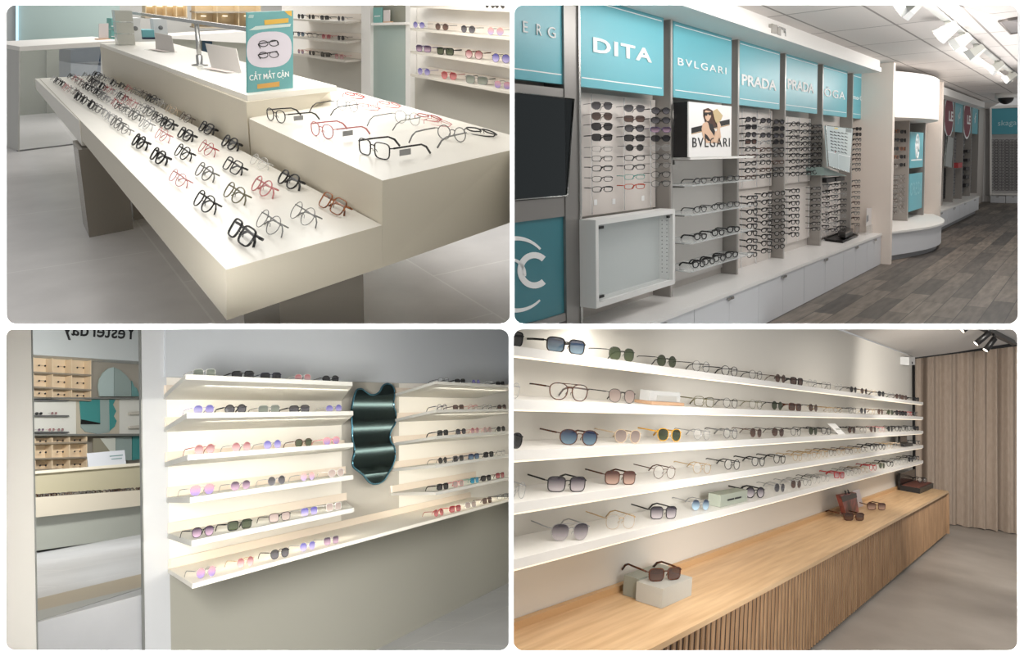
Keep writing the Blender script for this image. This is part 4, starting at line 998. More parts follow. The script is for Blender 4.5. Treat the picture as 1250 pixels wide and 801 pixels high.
    part(t, 'rim', MB().tube([v+Vector((0, 0, .022)) for v in a_], .012, 6, closed=True), mat('black_gloss', srgb(30, 28, 28), .2))
    t = thing('eyewear_box', 'small black lidded box standing on the black tray', 'box', R, P(1033, 290, z=.025))
    b_ = [P(1023, 289, z=.04), P(1032, 291, z=.04), P(1041, 286, z=.04), P(1032, 283.5, z=.04)]
    part(t, 'body', MB().hexa(b_, [v+Vector((0, 0, .05)) for v in b_]), DARK)
    cc = sum(b_, Vector())/4
    part(t, 'lid', MB().hexa([cc+(v-cc)*1.05+Vector((0, 0, .052)) for v in b_], [cc+(v-cc)*1.03+Vector((0, 0, .075)) for v in b_]), mat('black_gloss', srgb(30, 28, 28), .2))
    t = thing('brochure_holder', 'clear brochure holder with pale leaflet by the pillar', 'brochure stand', R, P(1061, 274, z=0))
    q = [P(1057.5, 276, y=.14), P(1064, 274, y=.14), P(1065.5, 254, y=.14), P(1058.5, 254, y=.14)]
    part(t, 'leaflet', MB().prism(q, (0, .006, 0)), mat('leaflet_white', srgb(226, 222, 220), .4))
    part(t, 'picture', MB().prism([q[0].lerp(q[3], .2)+Vector((.01, -.002, 0)), q[0].lerp(q[3], .25)+Vector((.1, -.002, 0)), q[0].lerp(q[3], .6)+Vector((.08, -.002, 0)), q[0].lerp(q[3], .55)+Vector((.01, -.002, 0))], (0, .001, 0)), mat('leaflet_print', srgb(120, 124, 130), .5))
    part(t, 'clear_pocket', MB().box((q[0].x, .12, 0), (q[1].x, .139, .12)), ACRYL)
    t = thing('acrylic_riser', 'clear acrylic riser with small cards between tray and pillar', 'stand', R, P(1052, 282, z=0))
    q = [P(1044.5, 285.5, z=0), P(1060, 279, z=0), P(1056, 276, z=0), P(1042, 282, z=0)]
    part(t, 'block', MB().hexa(q, [v+Vector((0, 0, .10)) for v in q]), mat('frosted_clear', srgb(224, 220, 218), .15, alpha=.55))
    part(t, 'card', MB().prism([q[0].lerp(q[1], .3)+Vector((0, -.004, .02)), q[0].lerp(q[1], .6)+Vector((0, -.004, .02)), q[0].lerp(q[1], .6)+Vector((0, -.004, .08)), q[0].lerp(q[1], .3)+Vector((0, -.004, .08))], (0, .003, 0)), LETTER)
    # small fitting on the canopy front
    fb = thing('wall_speaker', 'small grey fitting with two blocks on the white canopy front', 'fitting', R, P(949, 36, y=0))
    for (u0, u1, v0, v1) in ((942.5, 949, 29, 40), (950, 953.5, 33, 42)):
        q = [P(u0, v0, y=-.03), P(u1, v0+1.5, y=-.03), P(u1, v1+1.5, y=-.03), P(u0, v1, y=-.03)]; part(fb, 'block', MB().prism(q, (0, .03, 0)), mat('fitting_grey', srgb(170, 166, 160), .5))
    part(fb, 'bracket', MB().tube([P(942, 30, y=-.015), P(958, 36, y=-.015), P(958, 44.5, y=-.015)], .01, 6), STEEL)
    # ---- curved unit between the pillars
    xl, xr = p1x, p2x-.12
    def bulge(u): return -.05-.62*math.sin(math.pi*min(1, max(0, u)))**.9*(1 if u < 1 else 0)
    def bow(u): return .0-.42*math.sin(math.pi*u)
    N_ = 18
    hz0, hz1 = P(1089, 143, y=0).z, zc-.002
    def curved(z0_, z1_, off=0., back=yb):
        pts = [(xl+(xr-xl)*i/N_, bow(i/N_)+off) for i in range(N_+1)]
        poly = [Vector((x, y, z0_)) for x, y in pts]+[Vector((xr, back, z0_)), Vector((xl, back, z0_))]
        return MB().prism(poly, (0, 0, z1_-z0_))
    cu = thing('curved_header', 'white bowed header panel above the curved unit', 'panel', R, ((xl+xr)/2, .1, hz0))
    m = curved(hz0, hz1-.08, .12); part(cu, 'fascia', m, mat('header_white', srgb(252, 246, 240), .5))
    m = curved(hz1-.08, hz1-.065, .14); part(cu, 'top_edge', m, WHITE)
    cb = thing('curved_counter', 'white bowed counter between the two pillars', 'counter', R, ((xl+xr)/2, 0, zf))
    part(cb, 'slab', curved(-.03, 0), WHITE); part(cb, 'front', curved(zf+.08, -.032, .04), cab); part(cb, 'plinth', curved(zf+.001, zf+.079, .1), mat('plinth_grey', srgb(150, 152, 156), .5))
    gx = [P(1108.5, 200, y=.1).x, P(1128, 200, y=.1).x]
    for i, x in enumerate(gx):
        f = thing('divider_fin', 'grey upright divider fin in the curved unit, %s of the teal panels' % ['left', 'right'][i], 'divider', R, (x, .1, 0), 'curved unit fins')
        part(f, 'blade', MB().box((x, .102, .001), (x+.03, yb, hz0)), fin_m); part(f, 'front_edge', MB().box((x-.004, .09, .001), (x+.034, .102, hz0)), mat('fin_edge', srgb(178, 174, 170), .3, .4))
    ta, tb = P(1110.5, 200, y=.11).x, P(1126.5, 200, y=.11).x
    for (z0_, z1_, lab) in ((P(1115, 205, y=.11).z, P(1115, 161, y=.11).z, 'upper teal panel with white oval flower emblem in the curved unit'), (P(1115, 257, y=.11).z, P(1115, 212, y=.11).z, 'lower teal panel with faint lettering in the curved unit')):
        t = thing('emblem_board', lab, 'sign', R, ((ta+tb)/2, .11, z0_))
        part(t, 'sheet', MB().box((ta, .11, z0_), (tb, .13, z1_)), TEAL)
        if 'upper' in lab:
            c_ = Vector(((ta+tb)/2, .109, (z0_+z1_)/2+.06))
            part(t, 'emblem', MB().tube([c_+Vector((.13*math.cos(a), 0, .2*math.sin(a))) for a in [2*math.pi*i/24 for i in range(24)]], .016, 6, closed=True), LETTER)
            for k in range(4):
                a = k*math.pi/2
                part(t, 'petal', MB().lathe(c_+Vector((.055*math.cos(a), 0, .085*math.sin(a))), [(.05, 0), (.05, -.004)], 12, axis=(0, 1, 0)), LETTER)
            part(t, 'lettering', MB().box((ta+.1, .107, z0_+.12), (tb-.1, .1095, z0_+.14)), LETTER)
        else:
            part(t, 'lettering', text_mb('OREGA', Vector((ta+.05, .108, (z0_+z1_)/2-.05)), Vector((tb-.05, .108, (z0_+z1_)/2-.05)), bold=.01), mat('pale_teal_letters', srgb(150, 205, 214), .5))
    cx = [P(px, 180, y=.16).x for px in (1093.5, 1103)]
    rows = [P(1098, py, y=.16).z-.022 for py in (161, 171.5, 182, 192, 202)]+[P(1098, py, y=.16).z-.022 for py in (216.5, 222, 227.5, 233, 238.5, 244, 249, 254, 259)]
    rack('rack left of the teal panels in the curved unit', xl+.02, gx[0]-.01, .05, P(1098, 155, y=yb).z, cx)
    for r_, z in enumerate(rows):
        for c_, x in enumerate(cx):
            st = ('black square thick/black' if (r_+c_) % 3 else 'amber square thick/brown') if r_ < 5 and (r_, c_) != (4, 0) else ['black panto mid', 'brown panto mid', 'grey rectangular mid'][(r_+c_) % 3]
            eyewear(R, (x, .16, z), st, '%s column, row %s, rack left of teal panels' % (C2[c_], ORD[r_+1]), 'eyewear left of the teal panels', rz=-.4, lod=2, lensword=False, **fit(R, (x, .16, z), -.4, 8.5, 1.3, 1.3))
    cx = [P(px, 180, y=.16).x for px in (1131, 1135.5)]
    rack('rack right of the teal panels in the curved unit', gx[1]+.04, xr-.01, .05, P(1133, 158, y=yb).z, cx)
    for r_ in range(18):
        z = P(1131, 164+5.2*r_, y=.16).z-.022
        for c_, x in enumerate(cx):
            eyewear(R, (x, .16, z), 'black square thick/black' if r_ < 8 else ['pink round thin', 'grey round thin', 'brown round thin'][(r_+c_) % 3], '%s column, row %s, rack right of teal panels' % (C2[c_], ORD[r_+1]), 'eyewear right of the teal panels', rz=-.4, lod=2, lensword=False, **fit(R, (x, .16, z), -.4, 4.5, 1.2, 1.2))
    bt = P(1139, 258.5, z=0)
    t = thing('bottle', 'small teal bottle and box on the end of the curved counter', 'bottle', R, bt)
    part(t, 'body', MB().box((bt.x-.16, bt.y-.08, .001), (bt.x+.1, bt.y+.08, .09)).lathe(bt+Vector((.02, 0, .09)), [(.05, 0), (.05, .02), (.02, .03), (.02, .06)], 12), mat('bottle_teal', srgb(110, 178, 172), .3))
    part(t, 'cap', MB().lathe(bt+Vector((.02, 0, .15)), [(.028, 0), (.028, .035)], 12), LETTER)
    # ---- further straight unit
    xl, xr = p2x+.01, P(1194, 200, y=.1).x
    m = MB().box((xl, .0, zs+.0), (xr, .05, zs+.12)).box((xl, .0, zs-.02), (xr, yb, zs)); single('trim_4', m, WHITE, R, kind='structure')
    c2 = thing('countertop', 'far white countertop beyond the curved unit', 'countertop', R, (xl+1, .2, 0)); part(c2, 'slab', MB().box((xl, 0, -.03), (P(1196, 232, y=0).x, yb, 0)), WHITE)
    ex_ = P(1196, 232, y=0).x
    nC = 4
    for i in range(nC):
        a_, b_ = xl+(ex_-xl)*i/nC, xl+(ex_-xl)*(i+1)/nC
        c_ = thing('base_cabinet', 'white base cabinet under the far countertop, %s beyond the second pillar' % ORD[i+1], 'cabinet', R, ((a_+b_)/2, .1, zf), 'far base cabinets')
        part(c_, 'carcass', MB().box((a_, .035, zf+.1), (b_-.01, yb, -.032)), cab); part(c_, 'plinth', MB().box((a_, .08, zf+.001), (b_-.01, yb, zf+.1)), mat('plinth_grey', srgb(150, 152, 156), .5))
        mid = (a_+b_)/2
        part(c_, 'door', MB().box((a_+.004, .012, zf+.1), (mid-.006, .033, -.036)), cab); part(c_, 'door', MB().box((mid+.004, .012, zf+.1), (b_-.016, .033, -.036)), cab)
        part(c_, 'handle', MB().box((mid-.1, -.006, -.07), (mid+.1, .012, -.045)), STEEL)
    gx = [P(px, 180, y=.2).x for px in (1152, 1164.5, 1175.5, 1185.5, 1194)]
    for i, x in enumerate(gx):
        f = thing('divider_fin', 'grey upright divider fin beyond the second pillar, %s from the left' % ORD[i+1], 'divider', R, (x, .2, 0), 'far divider fins')
        part(f, 'blade', MB().box((x, .2, .001), (x+.05, yb, zs-.021)), fin_m)
    yy = .22
    for i in range(4):
        a_, b_ = gx[i]+.06, gx[i+1]-.01
        z0_, z1_ = P(1157, 160, y=yy).z, P(1157, 122, y=yy).z
        lab = ['teal sign with dark red disc, nearest the second pillar', 'teal sign with white script, left of the second red disc', 'teal sign with dark red disc, second from the end', 'narrow teal sign with script, at the far end'][i]
        t = thing('sign_board', lab, 'sign', R, ((a_+b_)/2, yy, z0_), 'far sign boards')
        part(t, 'panel', MB().box((a_, yy, z0_), (b_, yy+.03, z1_)), TEAL)
        c_ = Vector(((a_+b_)/2, yy-.001, (z0_+z1_)/2))
        if i in (0, 2):
            k = (b_-a_)*.44
            for nm, s_, mm_, o_ in (('disc_rim', 1.12, LETTER, .002), ('red_disc', 1., mat('dark_red', srgb(122, 40, 60), .5), .004)):
                part(t, nm, MB().prism([c_+Vector((k*s_*math.cos(a), 0, .42*s_*math.sin(a))) for a in [2*math.pi*j/24 for j in range(24)]], (0, -o_, 0)), mm_)
            part(t, 'lettering', text_mb('LE', c_+Vector((-.05, -.005, -.1)), c_+Vector((k*.9, -.005, -.1)), bold=.03, height=.2), LETTER)
        else:
            part(t, 'lettering', text_mb('yd' if i == 1 else 'f', c_+Vector((-.1, -.002, -.08)), c_+Vector((.22, -.002, .0)), height=.22), LETTER)
    m = MB()
    def tiny(m_, x, y, z, sun, w_=.14):
        for s_ in (-1, 1):
            m_.lathe(Vector((x+s_*w_*.25, y, z)), [(w_*.2, 0), (w_*.2, .01)], 8, mi=0 if sun else 1, axis=(0, 1, 0))
        m_.tube([(x-w_*.5, y, z+.012), (x+w_*.5, y, z+.012)], .006, 4, mi=0)
        m_.tube([(x-w_*.5, y, z+.012), (x-w_*.52, y+.13, z+.005)], .005, 4, mi=0)
    for i in range(4):
        a_, b_ = gx[i]+.06, gx[i+1]-.02
        for part_, (p0, p1, nr) in enumerate(((166, 198, 8), (207, 240, 9))):
            z1_, z0_ = P(1157, p0, y=.3).z, P(1157, p1, y=.3).z
            for r_ in range(nr):
                for c_ in range(5): tiny(m, a_+(b_-a_)*(c_+.5)/5, .33, z1_+(z0_-z1_)*r_/(nr-1), i == 0 and part_ == 1 or (i == 0 and c_ == 0), .2)
    single('rows_of_eyewear', m, [DARK, mat('lens_far', srgb(140, 140, 144), .3)], R, 'dense rows of small eyewear on the far racks beyond the second pillar', 'eyewear', kind='stuff')
    for i, (px_, pz_, col, nm) in enumerate(((1181.5, 184.5, (34, 32, 34), 'black'), (1181.5, 195.5, (34, 32, 34), 'black'), (1179.5, 206, (44, 42, 44), 'black'), (1179.5, 216, (40, 38, 40), 'black'), (1179.5, 226, (40, 38, 40), 'black'))):
        q_ = P(px_, pz_, y=.25)
        part(thing('eyewear_case', 'black eyewear case on the far rack, %s from the top of its stack' % ORD[i+1], 'case', R, q_, 'black cases on the far rack'), 'shell', MB().box((q_.x-.3, .22, q_.z-.035), (q_.x+.3, .32, q_.z+.035)), mat('case_%d' % col[0], srgb(*col), .5))
    q_ = P(1169, 202, y=.2); part(thing('red_box', 'small red box on the far rack', 'box', R, q_), 'carton', MB().box((q_.x-.3, .15, q_.z-.05), (q_.x+.3, .3, q_.z+.06)), mat('box_red', srgb(180, 60, 64), .5))
    q = [P(*v, y=.16) for v in ((1157, 166), (1164.5, 168), (1162, 205), (1153, 203))]
    t = thing('tilting_mirror', 'grey tilted mirror on the far racks beyond the second pillar', 'mirror', R, q[3]); part(t, 'panel', MB().prism(q, (0, .02, 0)), mat('grey_mirror_panel', srgb(150, 160, 158), .1)); part(t, 'rim', MB().tube(q, .01, 5, closed=True), STEEL)
    # ---- end wall unit
    xw = xe-.02
    cm_ = mat('end_column_grey', srgb(158, 156, 156), .5)
    m = MB().prism([P(1203, 62+20, x=xw), P(1208, 80, x=xw), P(1208, 240, x=xw), P(1203, 238, x=xw)], (.05, 0, 0)); single('trim_5', m, cm_, R, kind='structure')
    t = thing('sign_board', 'wide teal sign board with thin rounded white letters on the end wall', 'sign', R, P(1230, 160, x=xw-.1))
    part(t, 'panel', MB().prism([P(1210.5, 132.5, x=xw-.1), P(1250, 131.5, x=xw-.1), P(1250, 163.5, x=xw-.1), P(1210.5, 164, x=xw-.1)], (.03, 0, 0)), mat('teal_print_end', srgb(82, 160, 176), .4))
    part(t, 'lettering', text_mb('skaga', P(1218, 153.5, x=xw-.102), P(1241, 152.5, x=xw-.102), up=(0, 0, 1)), mat('pale_teal_letters2', srgb(190, 222, 228), .5))
    t = thing('end_rack_frame', 'white framed eyewear rack on the end wall below the wide teal sign', 'rack', R, P(1230, 235, x=xw-.1))
    part(t, 'back_panel', MB().prism([P(1210.5, 168, x=xw-.02), P(1250, 168, x=xw-.02), P(1250, 236, x=xw-.02), P(1210.5, 236, x=xw-.02)], (.02, 0, 0)), mat('end_rack_grey', srgb(190, 188, 188), .4))
    part(t, 'side_post', MB().prism([P(1208.2, 130, x=xw-.15), P(1210.5, 130, x=xw-.15), P(1210.5, 240, x=xw-.15), P(1208.2, 240, x=xw-.15)], (.13, 0, 0)), WHITE)
    part(t, 'top_board', MB().prism([P(1208.2, 129, x=xw-.15), P(1250, 128, x=xw-.15), P(1250, 131, x=xw-.15), P(1208.2, 132, x=xw-.15)], (.13, 0, 0)), WHITE)
    m = MB()
    for pa in ((172, 199, 9), (203, 231, 9)):
        for r_ in range(pa[2]):
            for px_ in (1214, 1218.5, 1227, 1231.5, 1239.5, 1244):
                q_ = P(px_, pa[0]+(pa[1]-pa[0])*r_/(pa[2]-1), x=xw-.06)
                for s_ in (-1, 1): m.tube([q_+Vector((0, s_*.055+.045*math.cos(a), .04*math.sin(a))) for a in [2*math.pi*k/8 for k in range(8)]], .006, 3, closed=True, up=(1, 0, 0))
    single('rows_of_eyewear', m, mat('grey_frames_far', srgb(104, 102, 104), .5), R, 'columns of grey eyeglasses on the end wall rack', 'eyewear', kind='stuff')
    for i, (u0, u1) in enumerate(((1209, 1227.3), (1228, 1252))):
        t = thing('base_cabinet', 'white base cabinet on the end wall, %s one' % ['left', 'right'][i], 'cabinet', R, P((u0+u1)/2, 256, x=xw-.3), 'end wall cabinets')
        q = [P(u0, 239, x=xw-.3), P(u1, 239.5, x=xw-.3), P(u1, 257.5, x=xw-.3), P(u0, 256.5, x=xw-.3)]
        part(t, 'door', MB().prism(q, (.02, 0, 0)), cab)
        part(t, 'carcass', MB().prism([v+Vector((.021, 0, 0)) for v in q], (.27, 0, 0)), cab)
        q = [P(u0, 257, x=xw-.28), P(u1, 258, x=xw-.28), P(u1, 261.5, x=xw-.28), P(u0, 260.3, x=xw-.28)]
        part(t, 'plinth', MB().prism(q, (.2, 0, 0)), WHITE)
        part(t, 'handle', MB().prism([P(u0+7, 240, x=xw-.31), P(u0+10, 240, x=xw-.31), P(u0+10, 241, x=xw-.31), P(u0+7, 241, x=xw-.31)], (.02, 0, 0)), STEEL)
    t = thing('countertop', 'short white countertop on the end wall cabinets', 'countertop', R, P(1230, 238, x=xw-.3))
    part(t, 'slab', MB().prism([P(1208.5, 236.6, x=xw-.32), P(1252, 236.6, x=xw-.32), P(1252, 238.6, x=xw-.32), P(1208.5, 238.4, x=xw-.32)], (.3, 0, 0)), WHITE)
    # ---- ceiling: smoke detector, vent, track lights
    q_ = P(1228, 114, z=zc)
    q_ = P(1228.5, 116, x=xe-.3) if q_.x > xe else q_
    t = thing('dome_camera', 'small black dome camera under the ceiling by the end wall', 'camera', R, (q_.x, q_.y, zc-.02))
    part(t, 'base', MB().lathe(Vector((q_.x, q_.y, zc-.1)), [(.2, 0), (.2, .1)], 18), WHITE)
    part(t, 'dome', MB().lathe(Vector((q_.x, q_.y, zc-.1)), [(.15, 0), (.14, -.05), (.1, -.1), (.04, -.13), (.005, -.135)], 18), DARK)
    q = [P(1219.5, 26, z=zc-.012), P(1252, 20, z=zc-.012), P(1252, 38, z=zc-.012), P(1233.5, 41, z=zc-.012)]
    t = thing('air_vent', 'dark square air vent in the ceiling at the right edge', 'vent', R, q[0].lerp(q[2], .5))
    part(t, 'grille', MB().prism(q, (0, 0, .011)), mat('vent_dark', srgb(96, 90, 88), .6))
    part(t, 'frame', MB().tube(q, .012, 5, closed=True), mat('vent_frame', srgb(120, 114, 110), .6))
    ta, tb = P(1142, 3, z=zc-.03), P(1246, 100, z=zc-.03)
    ay = (ta.y+tb.y)/2
    t = thing('lighting_track', 'long white ceiling track carrying the white spotlights', 'track', R, ta.lerp(tb, .5))
    part(t, 'channel', MB().box((ta.x-.5, ay-.03, zc-.05), (tb.x+.6, ay+.03, zc-.001)), mat('track_white', srgb(206, 206, 202), .4))
    part(t, 'slot', MB().box((ta.x-.5, ay-.034, zc-.036), (tb.x+.6, ay-.0305, zc-.02)), DARK)
    hm = mat('spot_white', srgb(214, 214, 206), .4)
    for i, (px_, py_) in enumerate(((1143, 14), (1170, 46), (1187, 58), (1205, 70), (1224, 88), (1237, 100))):
        q_ = P(px_, py_, z=zc-.2); x = q_.x
        s_ = thing('spotlight', 'white box spotlight on the ceiling track, %s from the near end' % ORD[i+1], 'spotlight', R, (x, ay, zc-.05), 'track spotlights')
        part(s_, 'arm', MB().box((x-.025, ay-.015, zc-.12), (x+.03, ay+.02, zc-.051)), hm)
        part(s_, 'gear_box', MB().box((x+.04, ay-.03, zc-.10), (x+.26, ay+.03, zc-.0515)), hm)
        c_ = Vector((x, ay, zc-.13)); dv = Vector((0, .75, -.5)).normalized(); up_ = Vector((0, .5, .75)).normalized(); e_ = Vector((1, 0, 0))
        def fr(k, wx, wz): 
            o_ = c_+dv*k
            return [o_-e_*wx-up_*wz, o_+e_*wx-up_*wz, o_+e_*wx+up_*wz, o_-e_*wx+up_*wz]
        hs_ = part(s_, 'housing', MB().hexa(fr(-.09, .06, .03), fr(.03, .085, .05)), hm)
        part(hs_, 'visor', MB().hexa(fr(.03, .085, .05), fr(.09, .1, .06)), mat('visor_grey', srgb(176, 178, 176), .4))
        part(hs_, 'lamp', MB().hexa(fr(.091, .08, .04), fr(.094, .08, .04)), mat('spot_lamp', srgb(255, 248, 238), .5, emit=1.5))
optical_wall()

# ================================================================== GLOWING NICHES
def niches():
    R = N; P = R.P
    yw = P(204.8, 694.7, z=0).y; zf = -.905
    def quad(pts, y, dy=.02): return MB().prism([P(*p, y=y) for p in pts], (0, dy, 0))
    def strct(name, pts, y, m, dy=.02): return single(name, quad(pts, y, dy), m, R, kind='structure')
    stone = mat('grey_stone_floor', srgb(196, 198, 200), .3, fn=bricks(srgb(198, 199, 201), srgb(192, 194, 197), srgb(214, 214, 214), 1.1, 1.1, .006, 1., .2, (.2, .1, 0), (1.6, .88, 1.05, (1, 1, 1)), .5))
    single('floor', MB().prism([P(0, 801, z=zf), P(627, 801, z=zf), P(627, 690, z=zf), P(300, 640, z=zf), P(0, 640, z=zf)], (0, 0, -.02)), stone, R, kind='structure')
    cool = mat('wall_cool_white', srgb(212, 214, 216), .55); warm = mat('wall_warm_white', srgb(232, 228, 220), .55)
    cream = mat('niche_glow_cream', srgb(252, 247, 236), .5); pier = mat('pier_greige', srgb(196, 191, 180), .5); low = mat('lower_panel_greige', srgb(176, 174, 162), .45)  # niche cream carries the shelf glow in its colour
    strct('wall_left', [(-10, 395), (39.5, 395), (46.5, 805), (-10, 805)], yw, warm, .012)
    strct('wall_back', [(171, 395), (202, 395), (209, 805), (175.5, 805)], yw, cool, .012)
    strct('trim_1', [(202, 395), (630, 395), (630, 469), (488, 467.5), (202, 460)], yw-.015, mat('header_unlit_grey', srgb(204, 208, 212), .55), .06)  # same wall painted greyer where the niche glow misses it
    strct('trim_2', [(200, 455), (417, 462), (417, 640), (204, 697)], yw+.005, cream)
    strct('trim_3', [(487, 462), (630, 465), (630, 625), (487, 640)], yw+.005, cream)
    strct('trim_4', [(417, 462), (487, 462), (487, 660), (417, 680)], yw+.002, pier)
    strct('trim_5', [(204.8, 690), (630, 600), (630, 720), (454, 800), (450, 805), (209, 805)], yw+.001, low, .05)
    # ---- shelves
    Ls = [((226.6, 458), (430, 465.5)), ((228, 506), (431, 500.5)), ((229, 556), (431, 540)), ((232, 608.5), (431, 579)), ((234, 660), (432, 620))]
    Rs = [((532, 466), (630, 470.5)), ((532, 500), (630, 499)), ((532, 532), (630, 525.5)), ((532, 568.5), (630, 553)), ((532, 601), (630, 580.5))]
    sm = mat('shelf_grey_white', srgb(212, 210, 202), .45); lipm = mat('shelf_lip_cream', srgb(240, 226, 208), .45); ledm = mat('shelf_lamp', srgb(255, 244, 222), .5, emit=1.5)
    nm5 = ['top', 'second', 'third', 'fourth', 'fifth']
    tops = {}
    def shelf(l, r_, back_r, lab, grp, key, th_=.026, off=.519):
        a_, b_ = P(*l, y=0), P(*r_, y=0); z = (a_.z+b_.z)/2
        a_.z = b_.z = z
        a2, b2 = Vector((a_.x+off, yw-.002, z)), Vector((back_r, yw-.002, z))
        t = thing('wall_shelf', lab, 'shelf', R, (a_+b_)/2, grp)
        dz = Vector((0, 0, -th_))
        part(t, 'board', MB().hexa([a_+dz, b_+dz, b2+dz, a2+dz], [a_, b_, b2, a2]), sm)
        h = Vector((0, 0, .055)); e = Vector((0, -.02, 0)); s_ = Vector((.0, 0, .001))
        part(t, 'back_lip', MB().hexa([a2+s_, b2+s_, b2+e+s_, a2+e+s_], [a2+h, b2+h, b2+h+e, a2+h+e]), lipm)
        c_ = Vector(((a_.x+b_.x)/2+.25, .16, z-th_-.004))
        area('shelf_led', R, c_, (b_.x-a_.x)*.95, 2.6, (1, .95, .86), aim=c_+Vector((0, .5, -.26)), size_y=.03)
        tops[key] = z
    brl = P(418, 540, y=yw).x
    for i, (l, r_) in enumerate(Ls): shelf(l, r_, max(brl, P(*r_, y=0).x+.05), '%s shelf of the lit niche left of the wavy mirror' % nm5[i], 'shelves left of the wavy mirror', ('L', i))
    for i, (l, r_) in enumerate(Rs): shelf(l, r_, P(*r_, y=0).x+.6, '%s shelf of the lit niche right of the wavy mirror' % nm5[i], 'shelves right of the wavy mirror', ('R', i), th_=.022)
    a_ = P(235, 713, y=0); b_ = P(630, 611, y=0)
    t = thing('wall_shelf', 'long lowest shelf running under both niches and the wavy mirror', 'shelf', R, (a_+b_)/2)
    b_.z = a_.z
    q = [a_, b_, Vector((b_.x+.5, yw-.002, a_.z)), Vector((a_.x+.519, yw-.002, a_.z))]
    part(t, 'board', MB().hexa([v+Vector((0, 0, -.02)) for v in q], q), mat('shelf_cream_white', srgb(240, 234, 222), .4))
    part(t, 'back_lip', MB().hexa([q[3]+Vector((0, 0, .001)), q[2]+Vector((0, 0, .001)), q[2]+Vector((0, -.02, .001)), q[3]+Vector((0, -.02, .001))], [q[3]+Vector((0, 0, .05)), q[2]+Vector((0, 0, .05)), q[2]+Vector((0, -.02, .05)), q[3]+Vector((0, -.02, .05))]), lipm)
    tops[('B', 0)] = a_.z
    # ---- sunglasses
    L_ = [[(250, 457, 30, 'clear square mid/sage'), (297, 458, 29, 'black square thick/black'), (331, 460, 27, 'navy square mid/black'), (370, 461, 23, 'clear panto thin/rose'), (404, 462, 23, 'black panto mid/black')],
          [(249, 505, 29, 'lilac panto none/violet'), (288, 505, 31, 'black round thick/grey'), (329, 504, 28, 'grey square mid/sage'), (366, 503, 26, 'black square thick/grey'), (408, 499, 24, 'silver round none/violet')],
          [(250, 554, 30, 'red round none/rose'), (295, 550, 28, 'silver round none/rose'), (333, 548, 26, 'silver round thin/violet'), (371, 545, 24, 'tortoise panto mid/green'), (405, 542, 23, 'pink panto mid/pink')],
          [(247, 607, 32, 'silver aviator none/pink'), (294, 599, 28, 'silver panto none/plum'), (338, 594, 26, 'silver round none/grey'), (376, 588, 21, 'silver round none/peach'), (411, 583, 22, 'clear panto mid/taupe')],
          [(248, 656, 31, 'black panto mid/plum'), (293, 646, 32, 'black square thick/green'), (342, 637, 28, 'black square mid/taupe'), (378, 627, 22, 'silver square none/violet'), (408, 624, 20, 'clear square mid/taupe')]]
    R_ = [[(542, 466, 14, 'black square thin'), (562, 466, 13, 'black square thick/black'), (581, 464, 12, 'silver round none/violet'), (597, 467, 12, 'clear round thin'), (611, 469, 11, 'black square thick/black')],
          [(540, 499, 14, 'navy round mid'), (560, 498, 14, 'brown square mid/brown'), (578, 498, 13, 'red round thin'), (595, 498, 13, 'black round thin'), (613, 498, 12, 'black panto mid/brown')],
          [(541, 530, 14, 'black square thick/black'), (563, 528, 14, 'black panto mid/grey'), (580, 526, 12, 'pink round thin/rose'), (595, 525, 12, 'pink round thin/taupe'), (612, 525, 12, 'black round mid/black')],
          [(541, 566, 13, 'black round none/black'), (560, 562, 14, 'grey square thick/black'), (579, 560, 14, 'navy square thick/blue'), (597, 557, 13, 'black square thick/black'), (612, 555, 11, 'black square thin')],
          [(541, 598, 15, 'black square thick/black'), (560, 594, 14, 'pink square mid/taupe'), (580, 589, 11, 'teal square thin/teal'), (594, 587, 13, 'black square thick/black'), (611, 583, 11, 'brown square mid/red')]]
    B_ = [[(252, 702, 29, 'silver round none/pink'), (300, 690, 25, 'gold round none/rose'), (342, 681, 26, 'black panto mid/grey'), (376, 671, 22, 'silver panto none/violet'), (405, 662, 20, 'silver square none/plum')],
          [(536, 627, 14, 'red round thin/red'), (556, 621, 15, 'red square mid/red'), (575, 617, 14, 'clear square mid/taupe'), (595, 611, 12, 'brown square mid/brown'), (614, 607, 14, 'black square thin')]]
    yg = .075
    def put(its, z, where, grp, lod):
        for i, (px, py, w_, st) in enumerate(its):
            p = P(px, py, y=yg)
            eyewear(R, (p.x, yg, z), st, '%s from left on the %s' % (ORD[i+1], where), grp, rz=-.38, lod=lod, **fit(R, (p.x, yg, z), -.38, w_, 1.05, 1.2))
    for i in range(5):
        put(L_[i], tops[('L', i)], '%s shelf left of the wavy mirror' % nm5[i], 'sunglasses left of the wavy mirror', 0)
        put(R_[i], tops[('R', i)], '%s shelf right of the wavy mirror' % nm5[i], 'eyewear right of the wavy mirror', 1)
    put(B_[0], tops[('B', 0)], 'lowest shelf below the left niche', 'sunglasses on the long lowest shelf', 0)
    put(B_[1], tops[('B', 0)], 'lowest shelf below the right niche', 'sunglasses on the long lowest shelf', 1)
    # ---- wavy wall mirror
    out = [(435, 477), (441, 475), (446, 478), (452, 482), (459, 481.5), (464, 477.5), (467, 471.5), (472, 468.7), (478, 470.5), (481.5, 476), (481.5, 484), (480.5, 490), (481, 497), (483, 503), (483.5, 511), (482, 518), (478.5, 523.5), (476, 531), (477, 539), (481, 545), (482.5, 553), (481.5, 562), (478.5, 570), (474, 578), (469, 586), (463, 590), (456, 591), (450, 588), (444, 580.5), (437, 575), (431.5, 570), (430.5, 562), (432.5, 553), (432.5, 545), (430.5, 536), (430, 525), (429.5, 512), (429, 503), (431, 490)]
